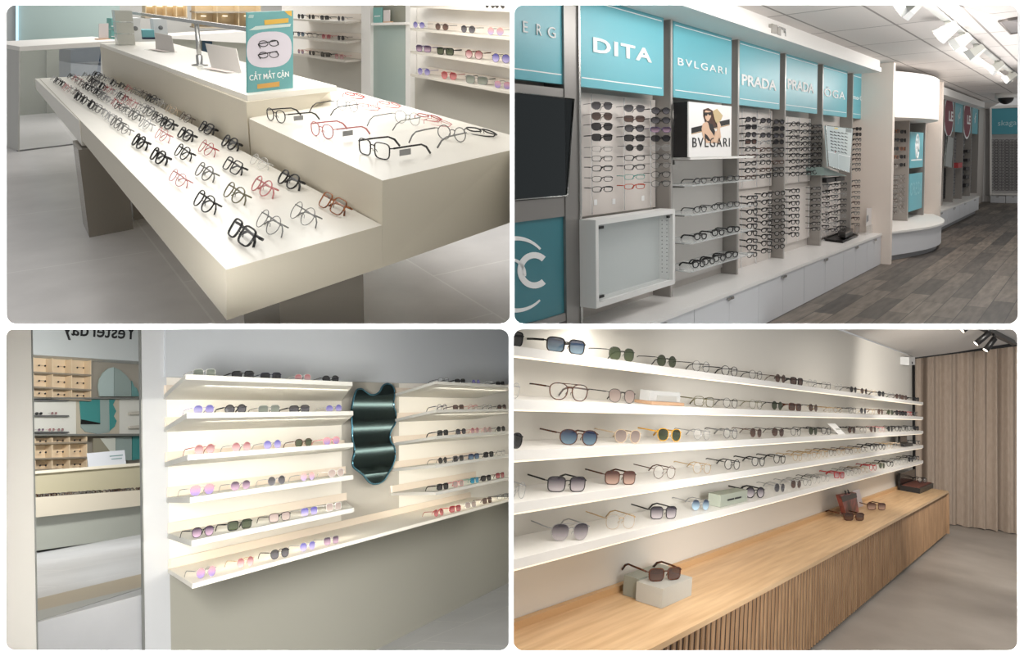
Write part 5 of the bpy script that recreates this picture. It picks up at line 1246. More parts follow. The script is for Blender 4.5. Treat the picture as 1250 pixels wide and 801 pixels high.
    def smooth(pts, n=3):
        r_ = []; m_ = len(pts)
        for i in range(m_):
            p0, p1, p2, p3 = pts[i-1], pts[i], pts[(i+1) % m_], pts[(i+2) % m_]
            for k in range(n):
                u = k/n
                r_.append(tuple(.5*((2*p1[j])+(-p0[j]+p2[j])*u+(2*p0[j]-5*p1[j]+4*p2[j]-p3[j])*u*u+(-p0[j]+3*p1[j]-3*p2[j]+p3[j])*u**3) for j in (0, 1)))
        return r_
    so = smooth(out); ym = yw-.05
    t = thing('wavy_mirror', 'dark wavy edged wall mirror hung between the two lit niches', 'mirror', R, P(456, 590, y=ym))
    part(t, 'glass', quad(so, ym, .012), DARKREFL)
    part(t, 'bevelled_edge', MB().tube([P(*p, y=ym) for p in so], .008, 6, closed=True), mat('bevel_teal', srgb(80, 130, 150), .1, .8))
    part(t, 'backing', quad([(456+(p[0]-456)*.85, 530+(p[1]-530)*.9) for p in so], ym+.013, .034), pier)
    # ---- wall mirror's reflection built as a solid space behind an opening
    zr = -.10; yp = P(110, 664, z=zr).y
    single('trim_11', MB().box((-1.2, yw+.02, zr-.4), (14, yp+1.6, zr)), stone, R, kind='structure')
    t = thing('mirrored_tiered_counter', 'long beige two tier counter mirrored in the tall opening on the left', 'counter', R, P(110, 664, z=zr))
    part(t, 'pedestal', quad([(20, 627), (190, 610), (190, 652), (20, 676)], yp+.05, .4), mat('undershade_sage', srgb(166, 169, 160), .4))  # sheet standing for the grey-green shade under the counter
    fr = [P(20, 609, y=yp-.02), P(190, 597, y=yp-.02), P(190, 615.5, y=yp-.02), P(20, 634.5, y=yp-.02)]
    part(t, 'lower_tier', MB().prism(fr, (0, .5, 0)), mat('counter_beige', srgb(206, 198, 180), .4))
    yr_ = yp+.42
    rz_ = [P(20, 579, y=yr_), P(190, 565, y=yr_), P(190, 600, y=yr_), P(20, 612, y=yr_)]
    part(t, 'riser', MB().prism(rz_, (0, .4, 0)), mat('riser_olive', srgb(190, 184, 158), .4))
    part(t, 'upper_slab', quad([(20, 577), (190, 563.5), (190, 567), (20, 580.5)], yr_-.03, .5), mat('slab_ivory', srgb(234, 228, 210), .4))
    m = MB()
    ztop = (fr[0].z+fr[1].z)/2
    for i in range(150):
        u = random.random(); p = fr[0].lerp(fr[1], u)
        c_ = p+Vector((0, .08+.25*random.random(), .018))
        for s_ in (-1, 1): m.tube([c_+Vector((s_*.03+.024*math.cos(a), 0, .02*math.sin(a))) for a in [2*math.pi*k/7 for k in range(7)]], .003, 3, closed=True, up=(0, 1, 0), mi=i % 3)
    single('rows_of_eyewear', m, [frame_mat('black'), frame_mat('grey'), frame_mat('tortoise')], R, 'many small eyeglasses crowded along the lower tier of the mirrored beige counter', 'eyewear', kind='stuff')
    t = thing('mirrored_paper_notice', 'white folded paper notice standing on the upper slab of the mirrored beige counter', 'notice', R, P(130, 571, y=yr_-.02))
    part(t, 'sheet', quad([(106, 553.5), (152, 549.5), (154, 568), (108, 571.5)], yr_-.015, .004), mat('paper_white', srgb(214, 218, 224), .6))
    part(t, 'printed_lines', MB().prism([P(134, 556.5, y=yr_-.017), P(150, 555, y=yr_-.017), P(150, 556.3, y=yr_-.017), P(134, 557.8, y=yr_-.017)], (0, .001, 0)).prism([P(136, 560, y=yr_-.017), P(149, 558.8, y=yr_-.017), P(149, 560, y=yr_-.017), P(136, 561.2, y=yr_-.017)], (0, .001, 0)), mat('print_teal_grey', srgb(130, 160, 160), .5))
    y2 = yp+1.3
    q_ = P(105, 407, y=yp-1.2)+Vector((0, 0, -.05)); area('unseen_ceiling_light', R, q_, 1.6, 75, (1, .98, .95), aim=q_+Vector((.1, .75, -1)), size_y=.3)  # two added lamps, unseen, brighten this space
    q_ = P(105, 407, y=yw+1.5)+Vector((0, 0, -.05)); area('unseen_ceiling_light', R, q_, 1.0, 25, (1, .98, .95), aim=q_+Vector((.1, .3, -1)), size_y=.3)
    strct('wall_far', [(15, 380), (200, 380), (200, 700), (15, 720)], y2, mat('far_wall_greige', srgb(176, 170, 158), .5), .05)
    strct('trim_6', [(15, 380), (200, 380), (200, 443), (15, 431.5)], y2-.25, mat('far_header', srgb(206, 212, 212), .5), .24)
    lt = thing('wall_lettering', 'mirror written dark word on the grey header wall in the tall opening', 'lettering', R, P(120, 412, y=y2-.26))
    part(lt, 'letters', text_mb('Yesterday', P(76, 408.5, y=y2-.252), P(166, 414.5, y=y2-.252), mirror=True, bold=.012), mat('ink', srgb(30, 30, 34), .5))
    cw = mat('cubby_cream', srgb(240, 218, 186), .5)
    def cubby(lab, x0, x1, rows_, slope):
        yq = y2-.2
        t = thing('pigeonhole_shelf', lab, 'shelf unit', R, P((x0+x1)/2, rows_[-1][1], y=yq), 'lit pigeonhole shelving in the tall opening')
        Y = lambda x, y: y+slope*(x-40)
        for (a_, b_) in rows_:
            part(t, 'back_panel', quad([(x0, Y(x0, a_)), (x1, Y(x1, a_)), (x1, Y(x1, b_)), (x0, Y(x0, b_))], yq+.16, .01), cw)
            part(t, 'shelf_board', quad([(x0-1, Y(x0, b_)), (x1+.5, Y(x1, b_)), (x1+.5, Y(x1, b_+1.8)), (x0-1, Y(x0, b_+1.8))], yq, .17), mat('cubby_taupe', srgb(150, 140, 124), .5))
            n_ = 3; w_ = (x1-x0)/n_
            for k in range(n_+1):
                xx = x0+w_*k
                part(t, 'divider', quad([(xx-.5, Y(xx, a_)), (xx+.5, Y(xx, a_)), (xx+.5, Y(xx, b_)), (xx-.5, Y(xx, b_))], yq+.03, .13), cw)
            for k in range(n_):
                xx = x0+w_*(k+.92)
                part(t, 'lamp_strip', quad([(xx-.5, Y(xx, a_+1)), (xx+.4, Y(xx, a_+1)), (xx+.4, Y(xx, b_-1)), (xx-.5, Y(xx, b_-1))], yq+.145, .01), mat('cubby_lamp', srgb(255, 240, 205), .5, emit=1.2))
                m = MB(); 
                for u in (.3, .62):
                    m.lathe(P(x0+w_*(k+u), Y(x0+w_*(k+u), (a_+b_)/2+1), y=yq+.1), [(.012, 0), (.012, .006)], 8, axis=(0, 1, 0))
                m.tube([P(x0+w_*(k+.3), Y(x0+w_*(k+.3), (a_+b_)/2+.6), y=yq+.1), P(x0+w_*(k+.62), Y(x0+w_*(k+.62), (a_+b_)/2+.6), y=yq+.1)], .0015, 4)
                part(t, 'tiny_display', m, mat('ink', srgb(30, 30, 34), .5))
    cubby('upper lit cream pigeonhole shelving mirrored in the tall opening', 41, 111, [(436, 453.5), (455.5, 471.5), (473.5, 484)], .055)
    cubby('lower lit cream pigeonhole shelving mirrored in the tall opening', 43, 106, [(535, 541), (544, 559.5), (562.5, 573)], -.03)
    teal = mat('teal_glass', srgb(112, 158, 156), .12); pale = mat('pale_glass', srgb(182, 200, 198), .1); deep = mat('deep_teal_glass', srgb(70, 142, 140), .12)
    t = thing('arched_mirror', 'arched pale mirror panel beside the upper pigeonholes', 'mirror', R, P(150, 484, y=y2-.1))
    arch = [(139, 484), (139, 448), (132, 450), (126, 455), (121.5, 463), (120, 472), (122, 484)]
    part(t, 'pale_half', quad(arch, y2-.1, .02), pale)
    part(t, 'grey_half', quad([(139.5, 484), (139.5, 448.5), (147, 452), (155, 459), (160, 466), (160.5, 484)], y2-.1, .02), mat('grey_glass', srgb(152, 168, 164), .12))
    part(t, 'teal_wing', quad([(161, 484), (161, 465), (164, 472), (167, 474), (171, 484)], y2-.1, .02), teal)
    t = thing('mirror_band', 'white lit recess with two small shelves mirrored in the tall opening', 'recess', R, P(100, 531, y=y2-.12))
    part(t, 'back_panel', quad([(30, 486.5), (190, 487.5), (190, 530), (30, 532)], y2-.12, .02), mat('band_white', srgb(222, 222, 214), .5))
    for y_ in (486, 531):
        part(t, 'edge_line', quad([(30, y_-1), (190, y_-.5+(0 if y_ < 500 else -1)), (190, y_+1), (30, y_+1)], y2-.2, .08), mat('edge_dark', srgb(120, 122, 118), .4))
    for y_ in (488, 507, 527): part(t, 'shelf_board', quad([(40, y_), (84, y_), (85, y_+1.5), (40, y_+1.5)], y2-.18, .06), mat('shelf_dark_edge', srgb(96, 98, 98), .4))
    for y_ in (506, 523): part(t, 'mirrored_shelf_end', quad([(159, y_-3), (172, y_-4), (172, y_), (159, y_)], y2-.18, .05), pier)
    part(t, 'tan_panel', quad([(93.5, 487), (145.5, 487), (145.5, 530), (93.5, 530)], y2-.135, .01), mat('tan_panel', srgb(190, 182, 164), .5))
    part(t, 'grey_glass', quad([(97, 488), (134, 488), (134, 528), (120, 530), (104, 527), (99, 522)], y2-.145, .009), mat('grey_glass', srgb(152, 168, 164), .12))
    part(t, 'teal_glass', quad([(97, 488), (122, 488), (122.5, 517), (99, 513)], y2-.152, .006), deep)
    part(t, 'dark_gap', quad([(99, 512), (122.5, 516.5), (122.5, 518), (98.5, 518)], y2-.156, .003), DARK)
    part(t, 'teal_wing', quad([(133.5, 488), (141, 488), (138, 494), (142, 502), (139, 508), (142.5, 514), (140, 521), (134, 526)], y2-.15, .006), deep)
    for i, (px, py, st) in enumerate(((47.5, 506.5, 'black square thick/black'), (66, 506.5, 'silver round none/rose'), (50, 526.5, 'silver round none/plum'), (63, 526.5, 'pink round thin/rose'), (74, 526.5, 'black round thin/rose'))):
        p = P(px, py, y=y2-.17)
        eyewear(R, p, st, 'on small shelves mirrored in the tall opening, %s' % ORD[i+1], 'sunglasses mirrored in the tall opening', lod=2, **fit(R, p, 0, 9.5, .6, 1.3))
    t = thing('glass_screen', 'teal and grey glass panels behind the paper notice', 'panel', R, P(155, 560, y=y2-.1))
    part(t, 'dark_ramp', quad([(114, 535), (122, 535), (135, 552), (114, 556)], y2-.12, .01), mat('ramp_olive', srgb(150, 146, 128), .5))
    part(t, 'white_sheet', quad([(122, 535), (141, 534), (141, 556), (135, 556)], y2-.11, .01), mat('sheet_white', srgb(212, 216, 206), .4))
    part(t, 'grey_glass', quad([(141.5, 534), (161, 533), (161, 562), (141.5, 562)], y2-.1, .02), mat('grey_glass', srgb(152, 168, 164), .12))
    part(t, 'teal_glass', quad([(162, 533), (175, 532), (175, 560), (162, 562)], y2-.1, .02), deep)
    # table shade painted as floor bands, and slim frame of the wall mirror
    def low_(v): return v if v.y > yw+.03 else Vector((P(30 if v.x < .1 else 190, 770, y=yw+.03).x, yw+.03, v.z))
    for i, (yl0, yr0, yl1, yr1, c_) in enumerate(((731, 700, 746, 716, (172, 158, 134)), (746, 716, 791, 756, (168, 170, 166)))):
        single('trim_%d' % (7+i), MB().prism([P(30, yl0+4, z=zr+.001), P(190, yr0-3, z=zr+.001), low_(P(190, yr1-3, z=zr+.001)), low_(P(30, yl1+4, z=zr+.001))], (0, 0, .002)), mat('floor_shade_band_%d' % i, srgb(*c_), .35), R, kind='structure')
    for i, (a_, b_) in enumerate((((39, 395), (46.3, 805)), ((171.5, 395), (176.5, 805)))):
        single('trim_%d' % (9+i), MB().prism([P(a_[0]-.6, a_[1], y=yw-.004), P(a_[0]+.8, a_[1], y=yw-.004), P(b_[0]+.8, b_[1], y=yw-.004), P(b_[0]-.6, b_[1], y=yw-.004)], (0, .015, 0)), mat('opening_edge', srgb(150, 152, 148), .3, .5), R, kind='structure')
niches()

# ================================================================== OAK SIDEBOARD ROOM
def sideboard_room():
    R = O; P = R.P
    yw, yf, zf = .357, .2, -.42
    concrete = mat('concrete_floor', srgb(172, 164, 156), .4, fn=noise_mix(srgb(158, 150, 142), srgb(184, 176, 168), 2.2, 8., lo=.3, hi=.7))
    p1, p2 = P(1160, 640, z=zf), P(1245, 652, z=zf)
    d = (p2-p1); d.z = 0; d.normalize(); nC = Vector((d.y, -d.x, 0))
    if nC.x > 0: nC = -nC
    K = lambda px, py, off=0.: R.on(px, py, p1+nC*off, nC)
    single('floor', MB().prism([P(800, 805, z=zf), P(1260, 805, z=zf), P(1260, 640, z=zf), P(1160, 628, z=zf)], (0, 0, -.02)), concrete, R, kind='structure')
    wall = mat('wall_plaster', srgb(222, 218, 210), .6)
    cx_ = P(1114, 436, y=yw)
    single('wall_left', MB().prism([P(600, 380, y=yw), P(960, 380, y=yw), P(1114, 435.5, y=yw), P(1114, 640, y=yw), P(600, 900, y=yw)], (0, .05, 0)), wall, R, kind='structure')
    single('wall_far', MB().prism([K(1110, 432, -.25), K(1262, 410, -.25), K(1262, 660, -.25), K(1110, 640, -.25)], -nC*.05), mat('wall_dark_grey', srgb(120, 116, 112), .6), R, kind='structure')
    A_, B_ = P(1028, 402, y=yw), P(1118, 436.5, y=yw); C_ = K(1245, 419)
    nn = (B_-A_).cross(C_-A_).normalized(); nn = nn if nn.z > 0 else -nn
    CE = lambda px, py, off=0.: R.on(px, py, A_-nn*off, nn)
    single('ceiling', MB().prism([CE(1012, 396), CE(1118, 436.5), CE(1262, 417.5), CE(1262, 390)], nn*.03), mat('ceiling_grey_white', srgb(206, 202, 198), .7), R, kind='structure')
    # ---- curtain
    n_ = 420; m = MB(); xs_ = [1117+(1252-1117)*i/n_ for i in range(n_+1)]
    ph = 0; offs = []
    for px in xs_:
        u = (px-1117)
        o_ = .045*math.sin(u*.33+1.1*math.sin(u*.07))+.010*math.sin(u*.9+1.)
        for g, w_ in ((12.5, 1.6), (104, 2.4)): o_ -= .14*math.exp(-((u-g)/w_)**2)
        offs.append(o_*.75)
    def col_pts(top, bot):
        v = []
        for px, o_ in zip(xs_, offs):
            f = (px-1117)/(1245-1117)
            t_ = K(px, 438.2+(421.5-438.2)*f, .06); b_ = K(px, 634+(652-634)*f-.5*math.sin(px*.5), .06)
            v.append((t_+nC*o_*.55, b_+nC*o_*1.1))
        return v
    v = col_pts(0, 0)
    fab = mat('taupe_linen', srgb(164, 148, 134), .9, fn=noise_mix(srgb(160, 144, 130), srgb(168, 152, 138), 60., 4., (1, 1, .25)))
    m.add([a for a, b in v]+[b for a, b in v], [[i, i+1, n_+2+i, n_+1+i] for i in range(n_)], 0, True)
    m.face(nC)
    cu = thing('curtain', 'floor length taupe linen curtain hanging in folds across the far end', 'curtain', R, K(1180, 642))
    part(cu, 'fabric', m, fab)
    part(cu, 'top_rail', MB().prism([K(1117, 434.6, .16), K(1252, 417.6, .16), K(1252, 421.3, .16), K(1117, 438.2, .16)], -nC*.2), DARK)
    t = thing('corner_pole', 'thin dark vertical pole between the plaster wall and curtain', 'pole', R, P(1115.5, 600, y=yw-.03))
    part(t, 'rod', MB().tube([P(1115, 446, y=yw-.03), P(1116.3, 628, y=yw-.03)], .014, 8), DARK)
    part(t, 'foot', MB().lathe(P(1116.3, 628, y=yw-.03), [(.025, 0), (.025, .01)], 10), DARK)
    t = thing('wall_sensor', 'small white sensor box high in the corner by the curtain', 'sensor', R, P(1113.5, 446, y=yw-.02))
    part(t, 'housing', MB().prism([P(1109.8, 436.3, y=yw-.08), P(1117, 435.5, y=yw-.08), P(1117, 445.5, y=yw-.08), P(1109.8, 446, y=yw-.08)], (0, .078, 0)), mat('sensor_white', srgb(205, 206, 206), .4))
    part(t, 'eye', MB().lathe(P(1113.3, 443, y=yw-.081), [(.012, 0), (.012, -.006)], 10, axis=(0, 1, 0)), DARK)
    # ---- shelves
    tl = [((600, 421), (1127, 490.5)), ((600, 494.3), (1127, 507)), ((600, 560), (1127, 524)), ((600, 628.4), (1127, 541)), ((600, 699.1), (1127, 560))]
    sm = mat('shelf_white', srgb(244, 242, 238), .35)
    nm5 = ['top', 'second', 'third', 'fourth', 'lowest']; zs = []
    for i, (l, r_) in enumerate(tl):
        a_, b_ = P(*l, y=yf), P(*r_, y=yf); z = (P(627, l[1]+(r_[1]-l[1])*27/527, y=yf).z+b_.z)/2; zs.append(z)
        x0 = P(620, l[1], y=yf).x-.3
        t = thing('wall_shelf', 'long white wall shelf over the oak sideboard, %s of five' % nm5[i], 'shelf', R, (3, yf, z), 'long white shelves')
        part(t, 'board', MB().box((x0, yf, z-.026), (b_.x, yw-.001, z)), sm)
        part(t, 'lamp_strip', MB().box((x0, yf+.004, z-.031), (b_.x-.05, yf+.014, z-.0262)), mat('shelf_lamp_soft', srgb(255, 240, 214), .5, emit=.9))
    # ---- eyewear
    D1 = [(620, 428, 40, 'black square thick/black'), (691, 432, 50, 'black square thick/blue'), (759, 442, 35, 'black hexagonal thin/green'), (814, 450, 28, 'black round thin/green'), (856, 453, 25, 'black round thin'), (891, 460, 22, 'black panto mid'), (923, 464, 18, 'black panto thin'), (953, 467, 15, 'brown round none/brown'), (973, 470, 16, 'black square thick/brown'),
          (992, 472, 13, 'silver round thin'), (1009, 474, 12, 'black square thin'), (1024, 475, 11, 'clear round thin'), (1042, 477, 10, 'black round none/black'), (1055, 479, 10, 'brown round none/brown'), (1066, 480, 9, 'beige round thin'), (1076, 482, 9, 'black panto thick/black'), (1088, 483, 9, 'grey round thin'), (1097, 485, 8, 'black round mid/brown'), (1104, 486, 8, 'brown square mid/brown'), (1119, 488, 7, 'black square thick/black')]
    D2 = [(622, 493, 26, 'silver panto thin'), (694, 493, 49, 'tortoise aviator mid'), (759, 496, 37, 'black panto thin/taupe'), (860, 501, 26, 'olive square mid'), (892, 502, 20, 'black panto thin'), (923, 503, 18, 'olive panto thin'), (949, 504, 15, 'black round thin/green'), (971, 504, 16, 'tortoise square thick/brown'), (993, 504, 13, 'black round none/brown'), (1010, 505, 11, 'gold oval none'), (1023, 505, 11, 'gold oval thin'),
          (1041, 505.5, 10, 'black square thin'), (1054, 506, 9, 'silver round thin/grey'), (1065, 506, 8, 'gold panto thin'), (1075, 506, 8, 'tortoise round thin/brown'), (1087, 506.5, 9, 'olive round thin/green'), (1097, 507, 8, 'black panto thick/black'), (1104, 507, 7, 'black square thick/black'), (1111, 507, 6, 'red round mid'), (1118, 507, 6, 'black round mid')]
    D3 = [(620, 558, 38, 'black panto mid/black'), (706, 553, 53, 'tortoise panto mid/blue'), (766, 549, 36, 'beige panto mid/taupe'), (817, 545, 33, 'yellow panto mid/green'), (857, 543, 24, 'silver round thin'), (892, 541, 20, 'grey round mid'), (923, 539, 17, 'brown round none/brown'), (950, 537, 17, 'black panto none/brown'), (972, 535, 14, 'black panto thin'), (993, 534, 12, 'black round thin/green'), (1009, 533, 13, 'black panto mid'),
          (1040, 530.5, 11, 'black round mid/brown'), (1054, 529.5, 9, 'brown round thin'), (1066, 528.5, 9, 'black round thin/brown'), (1077, 528, 8, 'pink round thin'), (1087, 527, 8, 'black panto none/black'), (1097, 526.5, 8, 'black panto mid'), (1105, 526, 8, 'black square mid'), (1112, 525.5, 7, 'grey square mid'), (1119, 525, 7, 'black panto thick/black')]
    D4 = [(629, 621, 26, 'silver round thin'), (691, 613, 50, 'black square mid/smoke'), (757, 604, 40, 'tortoise square mid/amberfade'), (811, 595, 32, 'tortoise round thin'), (857, 588, 26, 'gold round thin'), (894, 581, 22, 'black round mid'), (926, 575, 18, 'black panto mid'), (952, 571, 16, 'black panto mid'),
          (974, 567, 12, 'gold oval thin'), (986, 565, 11, 'gold round none'), (997, 563, 11, 'gold oval thin'), (1007, 562, 10, 'gold round thin'), (1017, 560, 10, 'brown round thin'), (1027, 558.5, 10, 'gold oval thin'), (1037, 557, 10, 'tortoise oval thin'), (1047, 555, 9, 'gold oval thin'), (1056, 553, 9, 'brown oval thin'), (1067, 551, 10, 'black round thick'), (1077, 550, 9, 'black round thick'), (1087, 548, 8, 'gold round thin'), (1096, 546, 8, 'beige round thin'), (1121, 543, 6, 'black square mid')]
    D5 = [(695, 676, 48, 'silver aviator none/smoke'), (757, 657, 40, 'gold hexagonal none'), (810, 643, 34, 'black square mid/smoke'), (855, 632, 26, 'silver round none/sky'), (922, 613, 27, 'black round thick/smoke'), (952, 606, 15, 'silver round thin/grey'), (972, 602, 15, 'silver round thin/brown'), (986, 598, 11, 'grey oval thin'), (997, 596, 11, 'black round none'), (1008, 593, 11, 'silver oval thin'), (1025, 588, 13, 'red square thick/rose'),
          (1038, 585, 10, 'grey panto none'), (1047, 582, 10, 'brown round none'), (1056, 579, 9, 'gold oval thin'), (1066, 576, 10, 'red round thick'), (1077, 574, 8, 'olive panto mid/green'), (1087, 571, 9, 'black round thick'), (1096, 569, 9, 'silver round thin'), (1105, 567, 8, 'black oval none'), (1112, 566, 7, 'black panto mid/black'), (1119, 564, 8, 'black panto thick')]
    yg = yf+.035
    for i, D in enumerate((D1, D2, D3, D4, D5)):
        for k, (px, py, w_, st) in enumerate(D):
            z = zs[i]
            l, r_ = tl[i]; py_ = l[1]+(r_[1]-l[1])*(px-600)/527
            p = P(px, py_, y=yg)
            eyewear(R, (p.x, yg, z), st, '%s from left on the %s long white shelf' % (ORD[k+1], nm5[i]), 'eyewear on the %s long white shelf' % nm5[i], rz=-.34, lod=0 if w_ > 21 else 1 if w_ > 11 else 2, **fit(R, (p.x, yg, z), -.34, w_, .95, 1.05))
    def small(name, lab, cat, pts, yy, dy, m, pn): 
        t = thing(name, lab, cat, R, P(*pts[-1], y=yy)); part(t, pn, MB().prism([P(*p, y=yy) for p in pts], (0, dy, 0)), m); return t
    def onshelf(i, px):
        l, r_ = tl[i]; return P(px, l[1]+(r_[1]-l[1])*(px-600)/527, y=yf+.03).x
    z = zs[1]; x0, x1 = onshelf(1, 792), onshelf(1, 832)
    t = thing('display_block', 'clear acrylic block on pale wooden base on the second shelf', 'display block', R, ((x0+x1)/2, yf+.06, z))
    part(t, 'wooden_base', MB().box((x0, yf+.02, z+.001), (x1, yf+.09, z+.012)), mat('pale_wood', srgb(206, 168, 136), .5))
    part(t, 'clear_block', MB().box((x0+.0, yf+.03, z+.013), (x1-.02, yf+.07, z+.05)), mat('acrylic_bright', srgb(236, 238, 238), .08, alpha=.6))
    part(t, 'printed_strip', MB().box((x0+.06, yf+.028, z+.016), (x1-.05, yf+.0295, z+.034)), mat('print_light_grey', srgb(190, 190, 186), .5))
    z = zs[2]; x0, x1 = onshelf(2, 1022), onshelf(2, 1030)
    t = thing('price_card', 'small white tilted card standing on the third shelf', 'card', R, ((x0+x1)/2, yf+.02, z))
    part(t, 'card', MB().prism([Vector((x0, yf+.02, z)), Vector((x1, yf+.02, z)), Vector((x1-.06, yf+.07, z+.062)), Vector((x0-.08, yf+.07, z+.062))], (0, .004, 0)), LETTER)
    part(t, 'print', MB().prism([Vector((x0+.02, yf+.0385, z+.025)), Vector((x1-.05, yf+.0385, z+.025)), Vector((x1-.06, yf+.046, z+.034)), Vector((x0+.01, yf+.046, z+.034))], (0, -.001, .0)), mat('print_light_grey', srgb(190, 190, 186), .5))
    z = zs[4]; x0, x1 = onshelf(4, 876), onshelf(4, 909)
    t = thing('carton', 'long grey green carton with small dark print on the lowest shelf', 'box', R, ((x0+x1)/2, yf+.05, z))
    part(t, 'body', MB().box((x0, yf+.02, z+.001), (x1, yf+.075, z+.05)), mat('carton_sage', srgb(166, 172, 158), .6))
    part(t, 'printed_line', MB().box((x0+(x1-x0)*.25, yf+.0188, z+.021), (x0+(x1-x0)*.48, yf+.0199, z+.028)).box((x0+(x1-x0)*.52, yf+.0188, z+.021), (x0+(x1-x0)*.76, yf+.0199, z+.028)), DARK)
    z = zs[3]; x0, x1 = onshelf(3, 1105), onshelf(3, 1113)
    t = thing('eyewear_case', 'open black case near the right end of the fourth shelf', 'case', R, ((x0+x1)/2, yf+.05, z))
    part(t, 'base', MB().box((x0-.1, yf+.02, z+.001), (x1, yf+.09, z+.025)), DARK); part(t, 'lid', MB().box((x0, yf+.07, z+.026), (x1, yf+.09, z+.085)), mat('black_gloss', srgb(30, 28, 28), .2))
    # ---- sideboard
    xl = P(640, 900, y=0).x; xl = -1.75; xr = P(1160, 600, z=0).x
    oak = mat('oak_top', srgb(222, 186, 142), .4, fn=noise_mix(srgb(206, 168, 124), srgb(230, 196, 154), 5., 8., (.5, 9, 9), .3, .7))
    oakd = mat('oak_slat', srgb(168, 132, 98), .5, fn=noise_mix(srgb(152, 118, 86), srgb(182, 146, 110), 8., 6., (5, 5, .6)))
    sb = thing('sideboard', 'long low oak sideboard with vertical slatted front under the shelves', 'sideboard', R, ((xl+xr)/2, .17, zf))
    part(sb, 'top', MB().box((xl, .004, -.018), (xr, yw-.022, 0)), oak)
    part(sb, 'back_rail', MB().box((xl, yw-.022, -.018), (xr, yw-.002, .022)), mat('oak_rail', srgb(206, 168, 124), .45))
    part(sb, 'carcass', MB().box((xl, .03, zf+.05), (xr-.01, yw-.01, -.019)), mat('oak_dark', srgb(56, 38, 27), .7))
    part(sb, 'plinth', MB().box((xl, .05, zf+.001), (xr-.05, yw-.02, zf+.0495)), mat('plinth_dark', srgb(70, 58, 48), .6))
    m = MB(); x = xl
    while x < xr-.03:
        m.box((x, .0235, zf+.03), (x+.020, .0295, -.03)); x += .047
    part(sb, 'slatted_front', m, oakd)
    part(sb, 'end_panel', MB().box((xr-.012, .0, zf+.03), (xr, yw-.01, -.019)), oakd)
    # ---- things on the sideboard
    a_, b_ = P(774, 716, z=0), P(842, 732, z=0)
    p0 = P(776, 713, z=.0); p1_ = P(842, 722, z=.0)
    yt0, yt1 = .12, .26
    xa, xb = P(776, 716, y=.26).x, P(842, 716, y=.12).x
    t = thing('display_plinth', 'stepped grey display stand at the near end of the oak sideboard', 'display stand', R, ((xa+xb)/2, .2, 0))
    q = [P(774, 706, y=.27), P(815, 691, y=.27), P(818, 712, y=.27), P(774, 726, y=.27)]
    gm = mat('stand_grey_green', srgb(150, 154, 144), .5)
    zb1 = q[1].z
    part(t, 'back_block', MB().box((q[0].x, .25, .001), (q[1].x, .31, max(.06, zb1))), gm)
    q2 = [P(790, 722, y=.16), P(842, 704, y=.16)]
    zt2 = max(.03, q2[1].z)
    part(t, 'front_block', MB().box((q[0].x-.02, .15, .001), (q2[1].x, .249, zt2)), mat('stand_pale_grey', srgb(186, 186, 180), .5))
    p = P(812, 714, y=.19)
    eyewear(R, (p.x, .19, zt2+.001), 'tortoise square thick/brown', 'standing on the grey display stand', 'sunglasses on the sideboard', rz=-.35, scale=1.0, sx=1.25)
    bs = P(1041, 629, z=0)
    t = thing('booklet_stand', 'dark picture booklet with white card leaning upright on the sideboard', 'booklet', R, bs)
    yq = bs.y
    q = [P(1033, 628.5, y=yq), P(1048.5, 625, y=yq), P(1045, 601.5, y=yq), P(1026, 605, y=yq)]
    part(t, 'booklet', MB().prism(q, (0, .03, 0)), mat('booklet_plum', srgb(96, 50, 50), .4, fn=noise_mix(srgb(40, 26, 30), srgb(150, 80, 76), 9., 3., lo=.4, hi=.6)))
    part(t, 'dark_band', MB().prism([q[3].lerp(q[0], .06)+Vector((0, -.002, 0)), q[2].lerp(q[1], .02)+Vector((0, -.002, 0)), q[2].lerp(q[1], .24)+Vector((0, -.002, 0)), q[3].lerp(q[0], .34)+Vector((0, -.002, 0))], (0, .0015, 0)), DARK)
    part(t, 'white_card', MB().prism([P(1040, 622, y=yq+.05), P(1054, 618, y=yq+.05), P(1049, 597, y=yq+.05), P(1042, 599, y=yq+.05)], (0, .004, 0)), mat('card_lilac_white', srgb(214, 208, 214), .5))
    part(t, 'ring', MB().tube([P(1033, 604, y=yq), P(1031.5, 599.5, y=yq+.01), P(1034, 604, y=yq+.02)], .004, 5).tube([P(1036.5, 603, y=yq), P(1035, 598.5, y=yq+.01), P(1037.5, 603, y=yq+.02)], .004, 5), DARK)
    p = P(1043, 636, z=0)
    eyewear(R, (p.x, p.y, .001), 'tortoise square thick/brown', 'lying before the booklet on the oak sideboard', 'sunglasses on the sideboard', rz=-.5, scale=1.15, sx=1.25)
    p = P(1070.5, 623, z=0)
    eyewear(R, (p.x, p.y, .001), 'tortoise square mid/amberfade', 'right of the booklet on the oak sideboard', 'sunglasses on the sideboard', rz=-.5, scale=1.15, sx=1.3, lod=1)
    b0, b1, b2_, b3 = P(1102, 596, z=0), P(1118, 599, z=0), P(1134, 596.5, z=0), P(1116, 590, z=0)
    t = thing('eyewear_box', 'open black presentation box at the far end of the oak sideboard', 'box', R, b0.lerp(b2_, .5))
    c_ = (b0+b2_)/2; ex = .33
    part(t, 'tray', MB().box((c_.x-.45, c_.y-.1, .001), (c_.x+.35, c_.y+.06, .045)), DARK)
    part(t, 'lining', MB().box((c_.x-.42, c_.y-.09, .0455), (c_.x+.32, c_.y+.05, .05)), mat('lining_brown', srgb(110, 62, 50), .7))
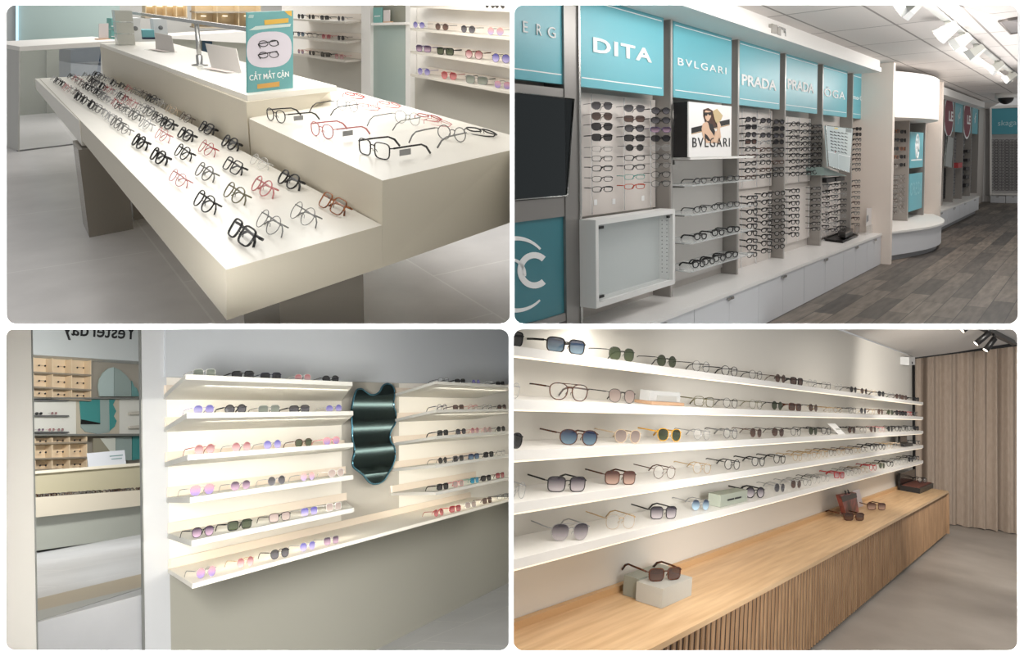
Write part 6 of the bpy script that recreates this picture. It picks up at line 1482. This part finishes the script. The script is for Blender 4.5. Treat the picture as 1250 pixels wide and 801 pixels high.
    part(t, 'lid', MB().box((c_.x-.45, c_.y+.061, .001), (c_.x+.35, c_.y+.08, .15)), mat('black_gloss', srgb(30, 28, 28), .2))
    eyewear(R, (c_.x+.1, c_.y-.04, .051), 'black round mid', 'resting in the open black presentation box', 'eyeglasses in the box', rz=-.5, scale=1.1, lod=1)
    # ---- ceiling spotlights
    r0, r1 = CE(1207, 403, .02), CE(1237, 418, .02)
    t = thing('lighting_track', 'short black ceiling track carrying black tube spotlights', 'track', R, r0.lerp(r1, .5))
    up = nn; dv = (r1-r0).normalized(); sd = dv.cross(up)
    e0, e1 = CE(1195, 397, .02), r1
    part(t, 'channel', MB().hexa([e0-sd*.02-up*.03, e1-sd*.02-up*.03, e1+sd*.02-up*.03, e0+sd*.02-up*.03], [e0-sd*.02+up*.018, e1-sd*.02+up*.018, e1+sd*.02+up*.018, e0+sd*.02+up*.018]), DARK)
    lamp = mat('spot_glow', srgb(255, 240, 220), .5, emit=6.)
    def spot(base, tip, lab, r=.024):
        base, tip = Vector(base), Vector(tip); ax = (tip-base).normalized(); L = (tip-base).length
        s_ = thing('spotlight', lab, 'spotlight', R, base, 'black tube spotlights')
        part(s_, 'tube', MB().lathe(base, [(r*.9, 0), (r, .005), (r, L)], 18, axis=ax), DARK)
        part(s_, 'lamp', MB().lathe(tip+ax*.0005, [(r*.85, 0), (r*.85, .002)], 18, axis=ax), lamp)
        top = base+up*.0
        part(s_, 'joint', MB().tube([base-ax*.005, base+up*.04], .01, 8), DARK)
    def tipx(b_, px, py): return R.on(px, py, b_, (b_-R.c).normalized()+Vector((0, 0, -.35)))
    dep = .09
    spot(CE(1207.5, 406.5, dep), tipx(CE(1207.5, 406.5, dep), 1191.5, 419.5), 'left of two black tube spotlights before the curtain')
    spot(CE(1214.5, 413, dep), tipx(CE(1214.5, 413, dep), 1203, 427.5), 'right of two black tube spotlights before the curtain')
    spot(CE(1182, 398, dep), tipx(CE(1182, 398, dep), 1174.5, 403.2), 'black tube spotlight cut by the top edge of the room')
sideboard_room()
